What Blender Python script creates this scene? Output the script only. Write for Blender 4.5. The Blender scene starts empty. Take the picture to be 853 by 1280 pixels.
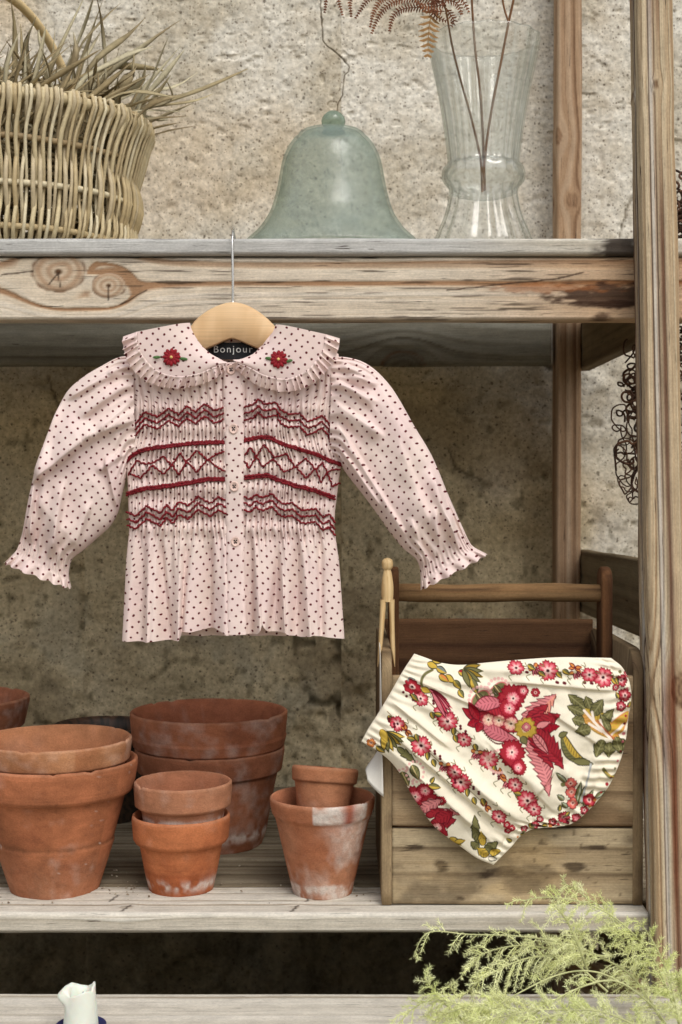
import bpy, math, random
import numpy as np
from mathutils import Vector, Matrix

random.seed(7); RNG = np.random.default_rng(7)
sc = bpy.context.scene
C = sc.collection

# ------------------------------------------------------------------ camera
FPX = 1700.0                                  # focal length in photo pixels (853 x 1280)
HZ = 610.0                                    # image row of the horizon
ZE = 1.28                                     # eye height
PITCH = math.atan((640 - HZ) / FPX)
cam_d = bpy.data.cameras.new('camera'); cam = bpy.data.objects.new('camera', cam_d); C.objects.link(cam)
cam.location = (0, 0, ZE); cam.rotation_euler = (math.pi / 2 - PITCH, 0, 0)
cam_d.sensor_fit = 'VERTICAL'; cam_d.sensor_height = 36; cam_d.sensor_width = 24
cam_d.lens = 36 * FPX / 1280; cam_d.clip_start = 0.05; cam_d.clip_end = 500
cam_d.dof.use_dof = True; cam_d.dof.focus_distance = 1.70; cam_d.dof.aperture_fstop = 9.0
sc.camera = cam

# ------------------------------------------------------------------ sky, sun, exposure
SUN_EL, SUN_AZ = math.radians(52), math.radians(24)      # behind the camera, to its right
w = bpy.data.worlds.new('World'); sc.world = w; w.use_nodes = True
nt = w.node_tree; nt.nodes.clear()
sky = nt.nodes.new('ShaderNodeTexSky'); sky.sky_type = 'NISHITA'; sky.sun_disc = False
sky.sun_elevation = SUN_EL; sky.sun_rotation = math.pi - SUN_AZ
sky.air_density = 1.0; sky.dust_density = 4.0; sky.ozone_density = 1.0
hs = nt.nodes.new('ShaderNodeHueSaturation'); hs.inputs['Saturation'].default_value = 0.35
bg = nt.nodes.new('ShaderNodeBackground'); bg.inputs['Strength'].default_value = 0.15
wo = nt.nodes.new('ShaderNodeOutputWorld')
nt.links.new(sky.outputs[0], hs.inputs['Color']); nt.links.new(hs.outputs[0], bg.inputs[0]); nt.links.new(bg.outputs[0], wo.inputs[0])
sun_d = bpy.data.lights.new('sun', 'SUN'); sun_d.energy = 1.05; sun_d.angle = math.radians(32); sun_d.color = (1.0, 0.965, 0.905)
sun = bpy.data.objects.new('sun', sun_d); C.objects.link(sun)
sv = Vector((math.cos(SUN_EL) * math.sin(SUN_AZ), -math.cos(SUN_EL) * math.cos(SUN_AZ), math.sin(SUN_EL)))
sun.rotation_euler = sv.to_track_quat('Z', 'Y').to_euler(); sun.location = sv * 8
sc.view_settings.view_transform = 'Standard'; sc.view_settings.look = 'None'
sc.view_settings.exposure = 0.08; sc.view_settings.gamma = 1.0; sc.view_settings.use_curve_mapping = False
sc.cycles.max_bounces = 6; sc.cycles.diffuse_bounces = 4; sc.cycles.transparent_max_bounces = 16; sc.cycles.use_adaptive_sampling = True; sc.cycles.adaptive_threshold = 0.02

# ------------------------------------------------------------------ helpers
CP, SP = math.cos(PITCH), math.sin(PITCH)
def P(px, py, d):
    """world point seen at photo pixel (px,py) standing at depth d (metres along +Y)"""
    px = np.asarray(px, float); py = np.asarray(py, float); d = np.asarray(d, float)
    xc = (px - 426.5) / FPX; yc = -(py - 640) / FPX
    dy = CP + yc * SP; dz = -SP + yc * CP
    t = d / dy
    return np.stack(np.broadcast_arrays(xc * t, d, ZE + dz * t), -1)
def S(r, g, b):
    c = np.array([r, g, b]) / 255.0
    return np.where(c <= 0.04045, c / 12.92, ((c + 0.055) / 1.055) ** 2.4)
def sstep(a, b, x):
    t = np.clip((x - a) / (b - a), 0, 1); return t * t * (3 - 2 * t)
def mix(a, b, t):
    t = np.asarray(t)[..., None]; return np.asarray(a) * (1 - t) + np.asarray(b) * t
def hsh(i, j, s):
    h = (i * 374761393 + j * 668265263 + s * 1274126177) & 0xffffffff
    h = ((h ^ (h >> 13)) * 1274126177) & 0xffffffff
    return ((h ^ (h >> 16)) & 0xffff) / 65535.0
def vn(x, y=0.0, s=0):
    x, y = np.broadcast_arrays(np.asarray(x, float), np.asarray(y, float))
    i = np.floor(x).astype(np.int64); j = np.floor(y).astype(np.int64)
    fx = x - i; fy = y - j; fx = fx * fx * (3 - 2 * fx); fy = fy * fy * (3 - 2 * fy)
    i &= 0xfffff; j &= 0xfffff
    return (hsh(i, j, s) * (1 - fx) + hsh(i + 1, j, s) * fx) * (1 - fy) + (hsh(i, j + 1, s) * (1 - fx) + hsh(i + 1, j + 1, s) * fx) * fy
def fbm(x, y=0.0, o=4, s=0):
    r = 0; a = 0.5; t = 0
    for k in range(o):
        r = r + a * vn(np.asarray(x) * 2 ** k, np.asarray(y) * 2 ** k, s + k * 17); t += a; a *= 0.5
    return r / t
def cr(pts, n, closed=False):
    """resample a polyline by arc length after Catmull-Rom smoothing"""
    p = np.array(pts, float); k = len(p)
    q = np.vstack([2 * p[0] - p[1], p, 2 * p[-1] - p[-2]])
    out = []
    for i in range(k - 1):
        a, b, c, d = q[i:i + 4]; t = np.linspace(0, 1, 16, endpoint=False)[:, None]
        out.append(0.5 * (2 * b + (c - a) * t + (2 * a - 5 * b + 4 * c - d) * t ** 2 + (3 * b - a - 3 * c + d) * t ** 3))
    out = np.vstack(out + [p[-1:]])
    s = np.r_[0, np.cumsum(np.linalg.norm(np.diff(out, axis=0), axis=1))]
    t = np.linspace(0, s[-1], n)
    return np.stack([np.interp(t, s, out[:, j]) for j in range(p.shape[1])], -1)

def gfaces(n, m, cu=False, cv=False, base=0, flip=False):
    i = np.arange(n if cu else n - 1); j = np.arange(m if cv else m - 1)
    I, J = np.meshgrid(i, j, indexing='ij'); I2 = (I + 1) % n; J2 = (J + 1) % m
    f = np.stack([I * m + J, I2 * m + J, I2 * m + J2, I * m + J2], -1).reshape(-1, 4) + base
    return f[:, ::-1] if flip else f

def root_loc(o):
    l = Vector((0, 0, 0))
    while o is not None:
        l += o.location; o = o.parent
    return np.array(l)
def mesh(name, V, F, col=None, uv=None, smooth=True):
    V = np.ascontiguousarray(np.asarray(V, float).reshape(-1, 3)); F = np.asarray(F)
    me = bpy.data.meshes.new(name)
    k = F.shape[1]
    me.vertices.add(len(V)); me.vertices.foreach_set('co', V.astype(np.float32).ravel())
    me.loops.add(F.size); me.loops.foreach_set('vertex_index', F.astype(np.int32).ravel())
    me.polygons.add(len(F)); me.polygons.foreach_set('loop_start', (np.arange(len(F)) * k).astype(np.int32))
    if smooth: me.polygons.foreach_set('use_smooth', np.ones(len(F), bool))
    me.update(calc_edges=True)
    if col is not None:
        col = np.asarray(col, float).reshape(-1, 3) if np.ndim(col) > 1 else np.tile(col, (len(V), 1))
        a = me.color_attributes.new('Col', 'FLOAT_COLOR', 'POINT')
        a.data.foreach_set('color', np.c_[np.clip(col, 0, 1), np.ones(len(V))].astype(np.float32).ravel())
    if uv is not None:
        uv = np.asarray(uv, float).reshape(-1, 2)
        l = me.uv_layers.new(name='UVMap'); l.data.foreach_set('uv', uv[F.ravel()].astype(np.float32).ravel())
    return me
def link(name, me, mat, parent=None):
    o = bpy.data.objects.new(name, me); C.objects.link(o)
    if mat is not None and len(me.materials) == 0: me.materials.append(mat)
    if parent is not None: o.parent = parent
    return o
def part(name, V, F, mat, parent=None, col=None, uv=None, smooth=True):
    V = np.asarray(V, float).reshape(-1, 3)
    if parent is not None: V = V - root_loc(parent)
    return link(name, mesh(name, V, F, col, uv, smooth), mat, parent)
def tag(o, label, cat, group=None):
    o['label'] = label; o['category'] = cat
    if group: o['group'] = group
    return o
def thing(name, loc, label, cat, group=None):
    o = bpy.data.objects.new(name, None); C.objects.link(o); o.location = Vector([float(v) for v in loc]); o.empty_display_size = 0.05
    return tag(o, label, cat, group)
def single(name, V, F, mat, label, cat, group=None, col=None, uv=None, base=None, smooth=True):
    V = np.asarray(V, float).reshape(-1, 3)
    b = np.array(base if base is not None else [V[:, 0].mean(), V[:, 1].mean(), V[:, 2].min()])
    o = link(name, mesh(name, V - b, F, col, uv, smooth), mat); o.location = Vector([float(v) for v in b])
    return tag(o, label, cat, group)
def join(*vf):
    Vs, Fs, n = [], [], 0
    for V, F in vf:
        V = np.asarray(V).reshape(-1, 3); Vs.append(V); Fs.append(np.asarray(F) + n); n += len(V)
    return np.vstack(Vs), np.vstack(Fs)
def tube(path, r, sides=6, cap=True):
    p = np.array(path, float); n = len(p); r = np.broadcast_to(np.asarray(r, float), (n,))
    t = np.gradient(p, axis=0); t /= np.linalg.norm(t, axis=1)[:, None] + 1e-12
    ref = np.array([0.31, 0.17, 0.93]); 
    if abs(t[0] @ ref) > 0.9: ref = np.array([0.9, 0.3, 0.1])
    nn = np.zeros_like(p); v = np.cross(t[0], ref); v /= np.linalg.norm(v); nn[0] = v
    for i in range(1, n):
        v = v - t[i] * (v @ t[i]); v /= np.linalg.norm(v) + 1e-12; nn[i] = v
    bb = np.cross(t, nn)
    a = np.linspace(0, 2 * np.pi, sides, endpoint=False)
    V = p[:, None] + r[:, None, None] * (np.cos(a)[None, :, None] * nn[:, None] + np.sin(a)[None, :, None] * bb[:, None])
    F = gfaces(n, sides, cv=True)
    V = V.reshape(-1, 3)
    if cap and sides % 2 == 0:
        V = np.vstack([V, p[0], p[-1]]); k = len(V)
        j = np.arange(sides)
        q0 = np.stack([np.full(sides // 2, k - 2), (j[::2] + 2) % sides, j[::2] + 1, j[::2]], -1)
        q1 = np.stack([np.full(sides // 2, k - 1), (n - 1) * sides + j[::2], (n - 1) * sides + j[::2] + 1, (n - 1) * sides + (j[::2] + 2) % sides], -1)
        F = np.vstack([F, q0, q1])
    return V, F
def lathe(prof, cx, cy, seg=64, wob=0.0, seed=0):
    """closed profile loop [(r,z)] turned about a vertical axis at (cx,cy)"""
    pr = np.array(prof, float); a = np.linspace(0, 2 * np.pi, seg, endpoint=False)
    R = pr[:, 0][:, None] * np.ones(seg); Z = pr[:, 1][:, None] * np.ones(seg)
    if wob:
        nz = (fbm(np.cos(a)[None] * 1.5 + 5, np.sin(a)[None] * 1.5 + Z * 12, 3, seed) - 0.5)
        R = R * (1 + wob * nz); Z = Z + wob * 0.06 * (fbm(np.cos(a) * 1.3 + 3, np.sin(a) * 1.3 + 9, 2, seed + 5)[None] - 0.5)
    V = np.stack([cx + R * np.cos(a), cy + R * np.sin(a), Z], -1)
    return V, gfaces(len(pr), seg, cv=True, flip=True)
def prism(poly, y0, y1, to3, bev=0.0):
    """polygon (2D) extruded: front/back rings + inset caps; to3(p2, depth) -> world"""
    p = np.array(poly, float); n = len(p); c = p.mean(0)
    rings = []
    if bev:
        pin = p + (c - p) / np.linalg.norm(c - p, axis=1)[:, None] * bev
        rings = [to3(np.tile(c, (n, 1)), y0), to3(pin, y0), to3(p, y0 + bev * (1 if y1 > y0 else -1)), to3(p, y1 - bev * (1 if y1 > y0 else -1)), to3(pin, y1), to3(np.tile(c, (n, 1)), y1)]
    else:
        rings = [to3(np.tile(c, (n, 1)), y0), to3(p, y0), to3(p, y1), to3(np.tile(c, (n, 1)), y1)]
    V = np.stack(rings)
    return V.reshape(-1, 3), gfaces(len(rings), n, cv=True)

# ------------------------------------------------------------------ materials
def nodes(name):
    m = bpy.data.materials.new(name); m.use_nodes = True; t = m.node_tree; t.nodes.clear()
    out = t.nodes.new('ShaderNodeOutputMaterial'); return m, t, out
def N(t, typ, **kw):
    n = t.nodes.new(typ)
    for k, v in kw.items():
        if k in n.inputs.keys(): n.inputs[k].default_value = v
        else: setattr(n, k, v)
    return n
def mapr(t, src, a, b, c, d, smooth=False):
    n = N(t, 'ShaderNodeMapRange'); n.clamp = True
    if smooth: n.interpolation_type = 'SMOOTHSTEP'
    t.links.new(src, n.inputs[0])
    for i, v in enumerate((a, b, c, d)): n.inputs[i + 1].default_value = v
    return n.outputs[0]
def mult(t, colsock, facsock):
    n = N(t, 'ShaderNodeMix', data_type='RGBA', blend_type='MULTIPLY'); n.inputs[0].default_value = 1
    t.links.new(colsock, n.inputs[6]); t.links.new(facsock, n.inputs[7]); return n.outputs[2]
def mixc(t, fac, a, b):
    n = N(t, 'ShaderNodeMix', data_type='RGBA')
    if isinstance(fac, float): n.inputs[0].default_value = fac
    else: t.links.new(fac, n.inputs[0])
    for k, v in ((6, a), (7, b)):
        if hasattr(v, 'is_linked'): t.links.new(v, n.inputs[k])
        else: n.inputs[k].default_value = (*v, 1)
    return n.outputs[2]
def vcol_mat(name, rough=0.8, space='OBJ', scale=(200, 200, 200), amt=0.25, bump=0.2, bdist=0.001, spec=0.3, scale2=None, amt2=0.0, sheen=0.0, sss=0.0, speck=None):
    m, t, out = nodes(name)
    b = N(t, 'ShaderNodeBsdfPrincipled', Roughness=rough); b.inputs['Specular IOR Level'].default_value = spec
    if sheen: b.inputs['Sheen Weight'].default_value = sheen
    if sss:
        b.inputs['Subsurface Weight'].default_value = sss; b.inputs['Subsurface Scale'].default_value = 0.01
    at = N(t, 'ShaderNodeAttribute', attribute_name='Col')
    tc = N(t, 'ShaderNodeTexCoord'); mp = N(t, 'ShaderNodeMapping'); mp.inputs['Scale'].default_value = scale
    t.links.new(tc.outputs['UV' if space == 'UV' else 'Object'], mp.inputs[0])
    nz = N(t, 'ShaderNodeTexNoise', Scale=1.0, Detail=3.0, Roughness=0.6); t.links.new(mp.outputs[0], nz.inputs['Vector'])
    col = mult(t, at.outputs['Color'], mapr(t, nz.outputs[0], 0.25, 0.75, 1 - amt, 1 + amt * 0.6))
    h = nz.outputs[0]
    if scale2:
        mp2 = N(t, 'ShaderNodeMapping'); mp2.inputs['Scale'].default_value = scale2; t.links.new(tc.outputs['UV' if space == 'UV' else 'Object'], mp2.inputs[0])
        n2 = N(t, 'ShaderNodeTexNoise', Scale=1.0, Detail=4.0, Roughness=0.65); t.links.new(mp2.outputs[0], n2.inputs['Vector'])
        col = mult(t, col, mapr(t, n2.outputs[0], 0.3, 0.7, 1 - amt2, 1 + amt2 * 0.6))
    if speck:
        sscale, thr, scol = speck
        vo = N(t, 'ShaderNodeTexVoronoi', Scale=sscale); t.links.new(tc.outputs['Object'], vo.inputs['Vector'])
        nn = N(t, 'ShaderNodeTexNoise', Scale=sscale * 0.35, Detail=2.0); t.links.new(tc.outputs['Object'], nn.inputs['Vector'])
        ad = N(t, 'ShaderNodeMath', operation='ADD'); t.links.new(vo.outputs['Distance'], ad.inputs[0]); t.links.new(mapr(t, nn.outputs[0], 0.3, 0.75, 0.5, 0.0), ad.inputs[1])
        f = mapr(t, ad.outputs[0], thr, thr + 0.1, 1, 0, True)
        col = mixc(t, f, col, scol)
    t.links.new(col, b.inputs['Base Color'])
    if bump:
        bp = N(t, 'ShaderNodeBump', Strength=bump, Distance=bdist); t.links.new(h, bp.inputs['Height']); t.links.new(bp.outputs[0], b.inputs['Normal'])
    t.links.new(b.outputs[0], out.inputs[0])
    return m
def wood_mat():
    m, t, out = nodes('weathered_wood')
    b = N(t, 'ShaderNodeBsdfPrincipled', Roughness=0.88); b.inputs['Specular IOR Level'].default_value = 0.2
    at = N(t, 'ShaderNodeAttribute', attribute_name='Col'); tc = N(t, 'ShaderNodeTexCoord')
    def nz(sc_, det=3.0, ro=0.6, dist=0.0):
        mp = N(t, 'ShaderNodeMapping'); mp.inputs['Scale'].default_value = sc_; t.links.new(tc.outputs['UV'], mp.inputs[0])
        n = N(t, 'ShaderNodeTexNoise', Scale=1.0, Detail=det, Roughness=ro, Distortion=dist); t.links.new(mp.outputs[0], n.inputs['Vector']); return n.outputs[0]
    fib = nz((16, 900, 1), 4.0, 0.7, 0.4); pat = nz((28, 60, 1), 4.0, 0.65); chk = nz((22, 420, 1), 2.0, 0.5, 0.6); grit = nz((260, 420, 1), 2.0)
    col = mult(t, at.outputs['Color'], mapr(t, fib, 0.25, 0.75, 0.72, 1.16))
    col = mult(t, col, mapr(t, pat, 0.3, 0.7, 0.84, 1.10)); col = mult(t, col, mapr(t, grit, 0.3, 0.7, 0.88, 1.07))
    ck = mapr(t, chk, 0.66, 0.74, 0.0, 0.75, True); col = mixc(t, ck, col, tuple(S(58, 46, 36)))
    t.links.new(col, b.inputs['Base Color'])
    h = N(t, 'ShaderNodeMath', operation='SUBTRACT'); t.links.new(fib, h.inputs[0]); t.links.new(ck, h.inputs[1])
    bp = N(t, 'ShaderNodeBump', Strength=0.6, Distance=0.0014); t.links.new(h.outputs[0], bp.inputs['Height']); t.links.new(bp.outputs[0], b.inputs['Normal'])
    t.links.new(b.outputs[0], out.inputs[0]); return m
M_WOOD = wood_mat()
M_WOODSM = vcol_mat('smooth_wood', 0.6, 'UV', (10, 500, 1), 0.14, 0.15, 0.0005, 0.35)
M_TERRA = vcol_mat('terracotta', 0.92, 'OBJ', (420, 420, 520), 0.2, 0.45, 0.001, 0.18, (40, 40, 70), 0.22)
M_WICKER = vcol_mat('wicker', 0.6, 'OBJ', (120, 120, 120), 0.22, 0.2, 0.0006, 0.35)
M_STRAW = vcol_mat('dry_leaf', 0.75, 'OBJ', (90, 90, 90), 0.25, 0.1, 0.0004, 0.25)
M_PRINT = vcol_mat('printed_cotton', 0.9, 'OBJ', (900, 900, 900), 0.08, 0.2, 0.0004, 0.05)
M_THREAD = vcol_mat('embroidery_thread', 0.7, 'OBJ', (900, 900, 900), 0.3, 0.3, 0.0004, 0.25)
M_RUST = vcol_mat('rusty_wire', 0.85, 'OBJ', (200, 200, 200), 0.4, 0.3, 0.0006, 0.3)
M_PLANT = vcol_mat('feathery_leaf', 0.65, 'OBJ', (60, 60, 60), 0.2, 0.0, 0.0004, 0.25)
M_WAX = vcol_mat('candle_wax', 0.45, 'OBJ', (60, 60, 60), 0.05, 0.1, 0.0006, 0.4, sss=0.35)
M_PAPER = vcol_mat('paper', 0.8, 'OBJ', (400, 400, 400), 0.04, 0.05, 0.0003, 0.2)
M_PLAIN = vcol_mat('plain', 0.6, 'OBJ', (200, 200, 200), 0.1, 0.05, 0.0004, 0.3)

def wall_mat():
    m, t, out = nodes('rough_render')
    b = N(t, 'ShaderNodeBsdfPrincipled', Roughness=0.95); b.inputs['Specular IOR Level'].default_value = 0.12
    at = N(t, 'ShaderNodeAttribute', attribute_name='Col'); tc = N(t, 'ShaderNodeTexCoord')
    n1 = N(t, 'ShaderNodeTexNoise', Scale=130.0, Detail=5.0, Roughness=0.7); n1.inputs['Detail'].default_value = 3.0; t.links.new(tc.outputs['Object'], n1.inputs['Vector'])
    col = mult(t, at.outputs['Color'], mapr(t, n1.outputs[0], 0.28, 0.72, 0.62, 1.25))
    n3 = N(t, 'ShaderNodeTexNoise', Scale=22.0, Detail=4.0, Roughness=0.6); t.links.new(tc.outputs['Object'], n3.inputs['Vector'])
    col = mixc(t, mapr(t, n3.outputs[0], 0.42, 0.7, 0.0, 0.30), col, tuple(S(176, 156, 122)))
    def specks(scale, thr, c, col, ns):
        vo = N(t, 'ShaderNodeTexVoronoi', Scale=scale); vo.inputs['Randomness'].default_value = 1.0
        dn = N(t, 'ShaderNodeTexNoise', Scale=scale * 1.3, Detail=2.0); t.links.new(tc.outputs['Object'], dn.inputs['Vector'])
        vm = N(t, 'ShaderNodeVectorMath', operation='MULTIPLY_ADD'); vm.inputs[1].default_value = (0.006,) * 3
        t.links.new(dn.outputs['Color'], vm.inputs[0]); t.links.new(tc.outputs['Object'], vm.inputs[2])
        t.links.new(vm.outputs[0], vo.inputs['Vector'])
        sep = N(t, 'ShaderNodeSeparateColor'); t.links.new(vo.outputs['Color'], sep.inputs[0])
        rad = mapr(t, sep.outputs[0], ns, 1.0, 0.0, thr)
        d = N(t, 'ShaderNodeMath', operation='SUBTRACT'); t.links.new(vo.outputs['Distance'], d.inputs[0]); t.links.new(rad, d.inputs[1])
        f = mapr(t, d.outputs[0], -0.12, 0.03, 0.72, 0.0, True)
        return mixc(t, f, col, c), f
    col, f1 = specks(210, 0.40, tuple(S(104, 90, 72)), col, 0.05)
    col, f2 = specks(120, 0.36, tuple(S(78, 66, 52)), col, 0.50)
    col, f3 = specks(62, 0.22, tuple(S(60, 50, 40)), col, 0.80)
    t.links.new(col, b.inputs['Base Color'])
    h = N(t, 'ShaderNodeMath', operation='SUBTRACT'); t.links.new(n1.outputs[0], h.inputs[0]); t.links.new(f1, h.inputs[1])
    bp = N(t, 'ShaderNodeBump', Strength=0.35, Distance=0.003); t.links.new(h.outputs[0], bp.inputs['Height']); t.links.new(bp.outputs[0], b.inputs['Normal'])
    t.links.new(b.outputs[0], out.inputs[0]); return m
M_WALL = wall_mat()

def dot_mat():
    m, t, out = nodes('pink_dotted_cotton')
    b = N(t, 'ShaderNodeBsdfPrincipled', Roughness=0.85); b.inputs['Specular IOR Level'].default_value = 0.05
    tc = N(t, 'ShaderNodeTexCoord')
    nz = N(t, 'ShaderNodeTexNoise', Scale=0.08, Detail=1.0); t.links.new(tc.outputs['UV'], nz.inputs['Vector'])
    vm = N(t, 'ShaderNodeVectorMath', operation='MULTIPLY_ADD'); vm.inputs[1].default_value = (3.0, 3.0, 0); t.links.new(nz.outputs['Color'], vm.inputs[0]); t.links.new(tc.outputs['UV'], vm.inputs[2])
    mp = N(t, 'ShaderNodeMapping'); mp.inputs['Scale'].default_value = (1 / 9.6, 1 / 9.6, 0); mp.inputs['Rotation'].default_value = (0, 0, math.radians(38)); t.links.new(vm.outputs[0], mp.inputs[0])
    fr = N(t, 'ShaderNodeVectorMath', operation='FRACTION'); t.links.new(mp.outputs[0], fr.inputs[0])
    sb = N(t, 'ShaderNodeVectorMath', operation='SUBTRACT'); sb.inputs[1].default_value = (0.5, 0.5, 0); t.links.new(fr.outputs[0], sb.inputs[0])
    ml = N(t, 'ShaderNodeVectorMath', operation='MULTIPLY'); ml.inputs[1].default_value = (1, 1, 0); t.links.new(sb.outputs[0], ml.inputs[0])
    ln = N(t, 'ShaderNodeVectorMath', operation='LENGTH'); t.links.new(ml.outputs[0], ln.inputs[0])
    f = mapr(t, ln.outputs['Value'], 0.125, 0.18, 1.0, 0.0, True)
    n2 = N(t, 'ShaderNodeTexNoise', Scale=25.0, Detail=3.0); t.links.new(tc.outputs['Object'], n2.inputs['Vector'])
    base = mixc(t, mapr(t, n2.outputs[0], 0.35, 0.65, 0.0, 1.0), tuple(S(234, 211, 206)), tuple(S(238, 219, 210)))
    col = mixc(t, f, base, tuple(S(98, 40, 46)))
    t.links.new(col, b.inputs['Base Color'])
    n3 = N(t, 'ShaderNodeTexNoise', Scale=900.0, Detail=2.0); t.links.new(tc.outputs['Object'], n3.inputs['Vector'])
    bp = N(t, 'ShaderNodeBump', Strength=0.12, Distance=0.0004); t.links.new(n3.outputs[0], bp.inputs['Height']); t.links.new(bp.outputs[0], b.inputs['Normal'])
    tr = N(t, 'ShaderNodeBsdfTranslucent'); t.links.new(col, tr.inputs['Color'])
    mx = N(t, 'ShaderNodeMixShader'); mx.inputs[0].default_value = 0.12; t.links.new(b.outputs[0], mx.inputs[1]); t.links.new(tr.outputs[0], mx.inputs[2])
    t.links.new(mx.outputs[0], out.inputs[0]); return m
M_DOT = dot_mat()

def glass_mat(name, tint, edge, milk, milkcol, gloss_rough, g0=0.04, g1=0.5, refr=0.0):
    """thin old glass: clear face on, deeper in colour where one looks along the wall, a little cloudy"""
    m, t, out = nodes(name)
    lw = N(t, 'ShaderNodeLayerWeight', Blend=0.5); pw = N(t, 'ShaderNodeMath', operation='POWER'); pw.inputs[1].default_value = 3.0; t.links.new(lw.outputs['Facing'], pw.inputs[0])
    tcol = mixc(t, pw.outputs[0], tint, edge)
    tr = N(t, 'ShaderNodeBsdfTransparent'); t.links.new(tcol, tr.inputs[0]); base = tr.outputs[0]
    if refr:
        gl = N(t, 'ShaderNodeBsdfRefraction', Roughness=0.02, IOR=1.2); t.links.new(tcol, gl.inputs['Color'])
        m1 = N(t, 'ShaderNodeMixShader'); m1.inputs[0].default_value = refr; t.links.new(base, m1.inputs[1]); t.links.new(gl.outputs[0], m1.inputs[2]); base = m1.outputs[0]
    df = N(t, 'ShaderNodeBsdfDiffuse'); df.inputs[0].default_value = (*milkcol, 1)
    tl = N(t, 'ShaderNodeBsdfTranslucent'); tl.inputs[0].default_value = (*milkcol, 1)
    md = N(t, 'ShaderNodeMixShader'); md.inputs[0].default_value = 0.5; t.links.new(df.outputs[0], md.inputs[1]); t.links.new(tl.outputs[0], md.inputs[2])
    tc = N(t, 'ShaderNodeTexCoord'); mp = N(t, 'ShaderNodeMapping'); mp.inputs['Scale'].default_value = (14, 14, 6); t.links.new(tc.outputs['Object'], mp.inputs[0])
    nz = N(t, 'ShaderNodeTexNoise', Scale=1.0, Detail=5.0, Roughness=0.65); t.links.new(mp.outputs[0], nz.inputs['Vector'])
    mm = N(t, 'ShaderNodeMixShader'); t.links.new(mapr(t, nz.outputs[0], 0.3, 0.7, milk * 0.55, milk * 1.45), mm.inputs[0]); t.links.new(base, mm.inputs[1]); t.links.new(md.outputs[0], mm.inputs[2])
    gs = N(t, 'ShaderNodeBsdfGlossy', Roughness=gloss_rough)
    n2 = N(t, 'ShaderNodeTexNoise', Scale=38.0, Detail=2.0); t.links.new(tc.outputs['Object'], n2.inputs['Vector'])
    bp = N(t, 'ShaderNodeBump', Strength=0.25, Distance=0.003); t.links.new(n2.outputs[0], bp.inputs['Height']); t.links.new(bp.outputs[0], gs.inputs['Normal'])
    mx = N(t, 'ShaderNodeMixShader'); t.links.new(mapr(t, pw.outputs[0], 0, 1, g0, g1), mx.inputs[0]); t.links.new(mm.outputs[0], mx.inputs[1]); t.links.new(gs.outputs[0], mx.inputs[2])
    t.links.new(mx.outputs[0], out.inputs[0]); return m
M_CLOCHE = glass_mat('green_glass', (0.905, 0.935, 0.925), (0.54, 0.66, 0.60), 0.14, tuple(S(212, 224, 219)), 0.16, 0.018, 0.40)
M_KNOB = glass_mat('green_glass_thick', (0.74, 0.84, 0.79), (0.40, 0.54, 0.47), 0.30, tuple(S(170, 194, 182)), 0.14, 0.05, 0.5)
M_VASE = glass_mat('clear_glass', (0.985, 0.995, 0.99), (0.62, 0.70, 0.67), 0.028, (0.85, 0.88, 0.86), 0.05, 0.05, 0.6, refr=0.12)
def metal_mat():
    m, t, out = nodes('steel_wire'); b = N(t, 'ShaderNodeBsdfPrincipled', Roughness=0.28, Metallic=1.0); b.inputs['Base Color'].default_value = (0.62, 0.6, 0.56, 1)
    tc = N(t, 'ShaderNodeTexCoord'); nz = N(t, 'ShaderNodeTexNoise', Scale=300.0); t.links.new(tc.outputs['Object'], nz.inputs['Vector']); t.links.new(mapr(t, nz.outputs[0], 0.3, 0.7, 0.2, 0.4), b.inputs['Roughness'])
    t.links.new(b.outputs[0], out.inputs[0]); return m
M_STEEL = metal_mat()

# ------------------------------------------------------------------ levels (measured from the photograph)
Z_TOP = float(P(0, 297, 1.742)[2])            # top of the upper shelf board
Z_BOARD = float(P(0, 320, 1.745)[2])
Z_BEAM = float(P(0, 400, 1.75)[2])            # underside of the upper beams
Z_MID = float(P(0, 1142, 1.64)[2])            # top of the middle shelf
Z_STEP = float(P(0, 1241, 1.60)[2])           # top of the lowest board in view
D_WALL = 2.45

# ------------------------------------------------------------------ ground
def ground():
    n = 60; x = np.linspace(-1, 1, n); x = np.sign(x) * np.abs(x) ** 3 * 120
    X, Y = np.meshgrid(x, x, indexing='ij')
    V = np.stack([X, Y, 0.01 * (fbm(X, Y, 3, 2) - 0.5) - 0.006], -1)
    c = mix(S(150, 140, 120), S(120, 112, 92), fbm(X * 1.3, Y * 1.3, 4, 3))
    m = vcol_mat('gravel', 0.95, 'OBJ', (60, 60, 60), 0.4, 0.5, 0.01, 0.2)
    o = part('ground', V, gfaces(n, n), m, None, c); o['kind'] = 'structure'
ground()

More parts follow.
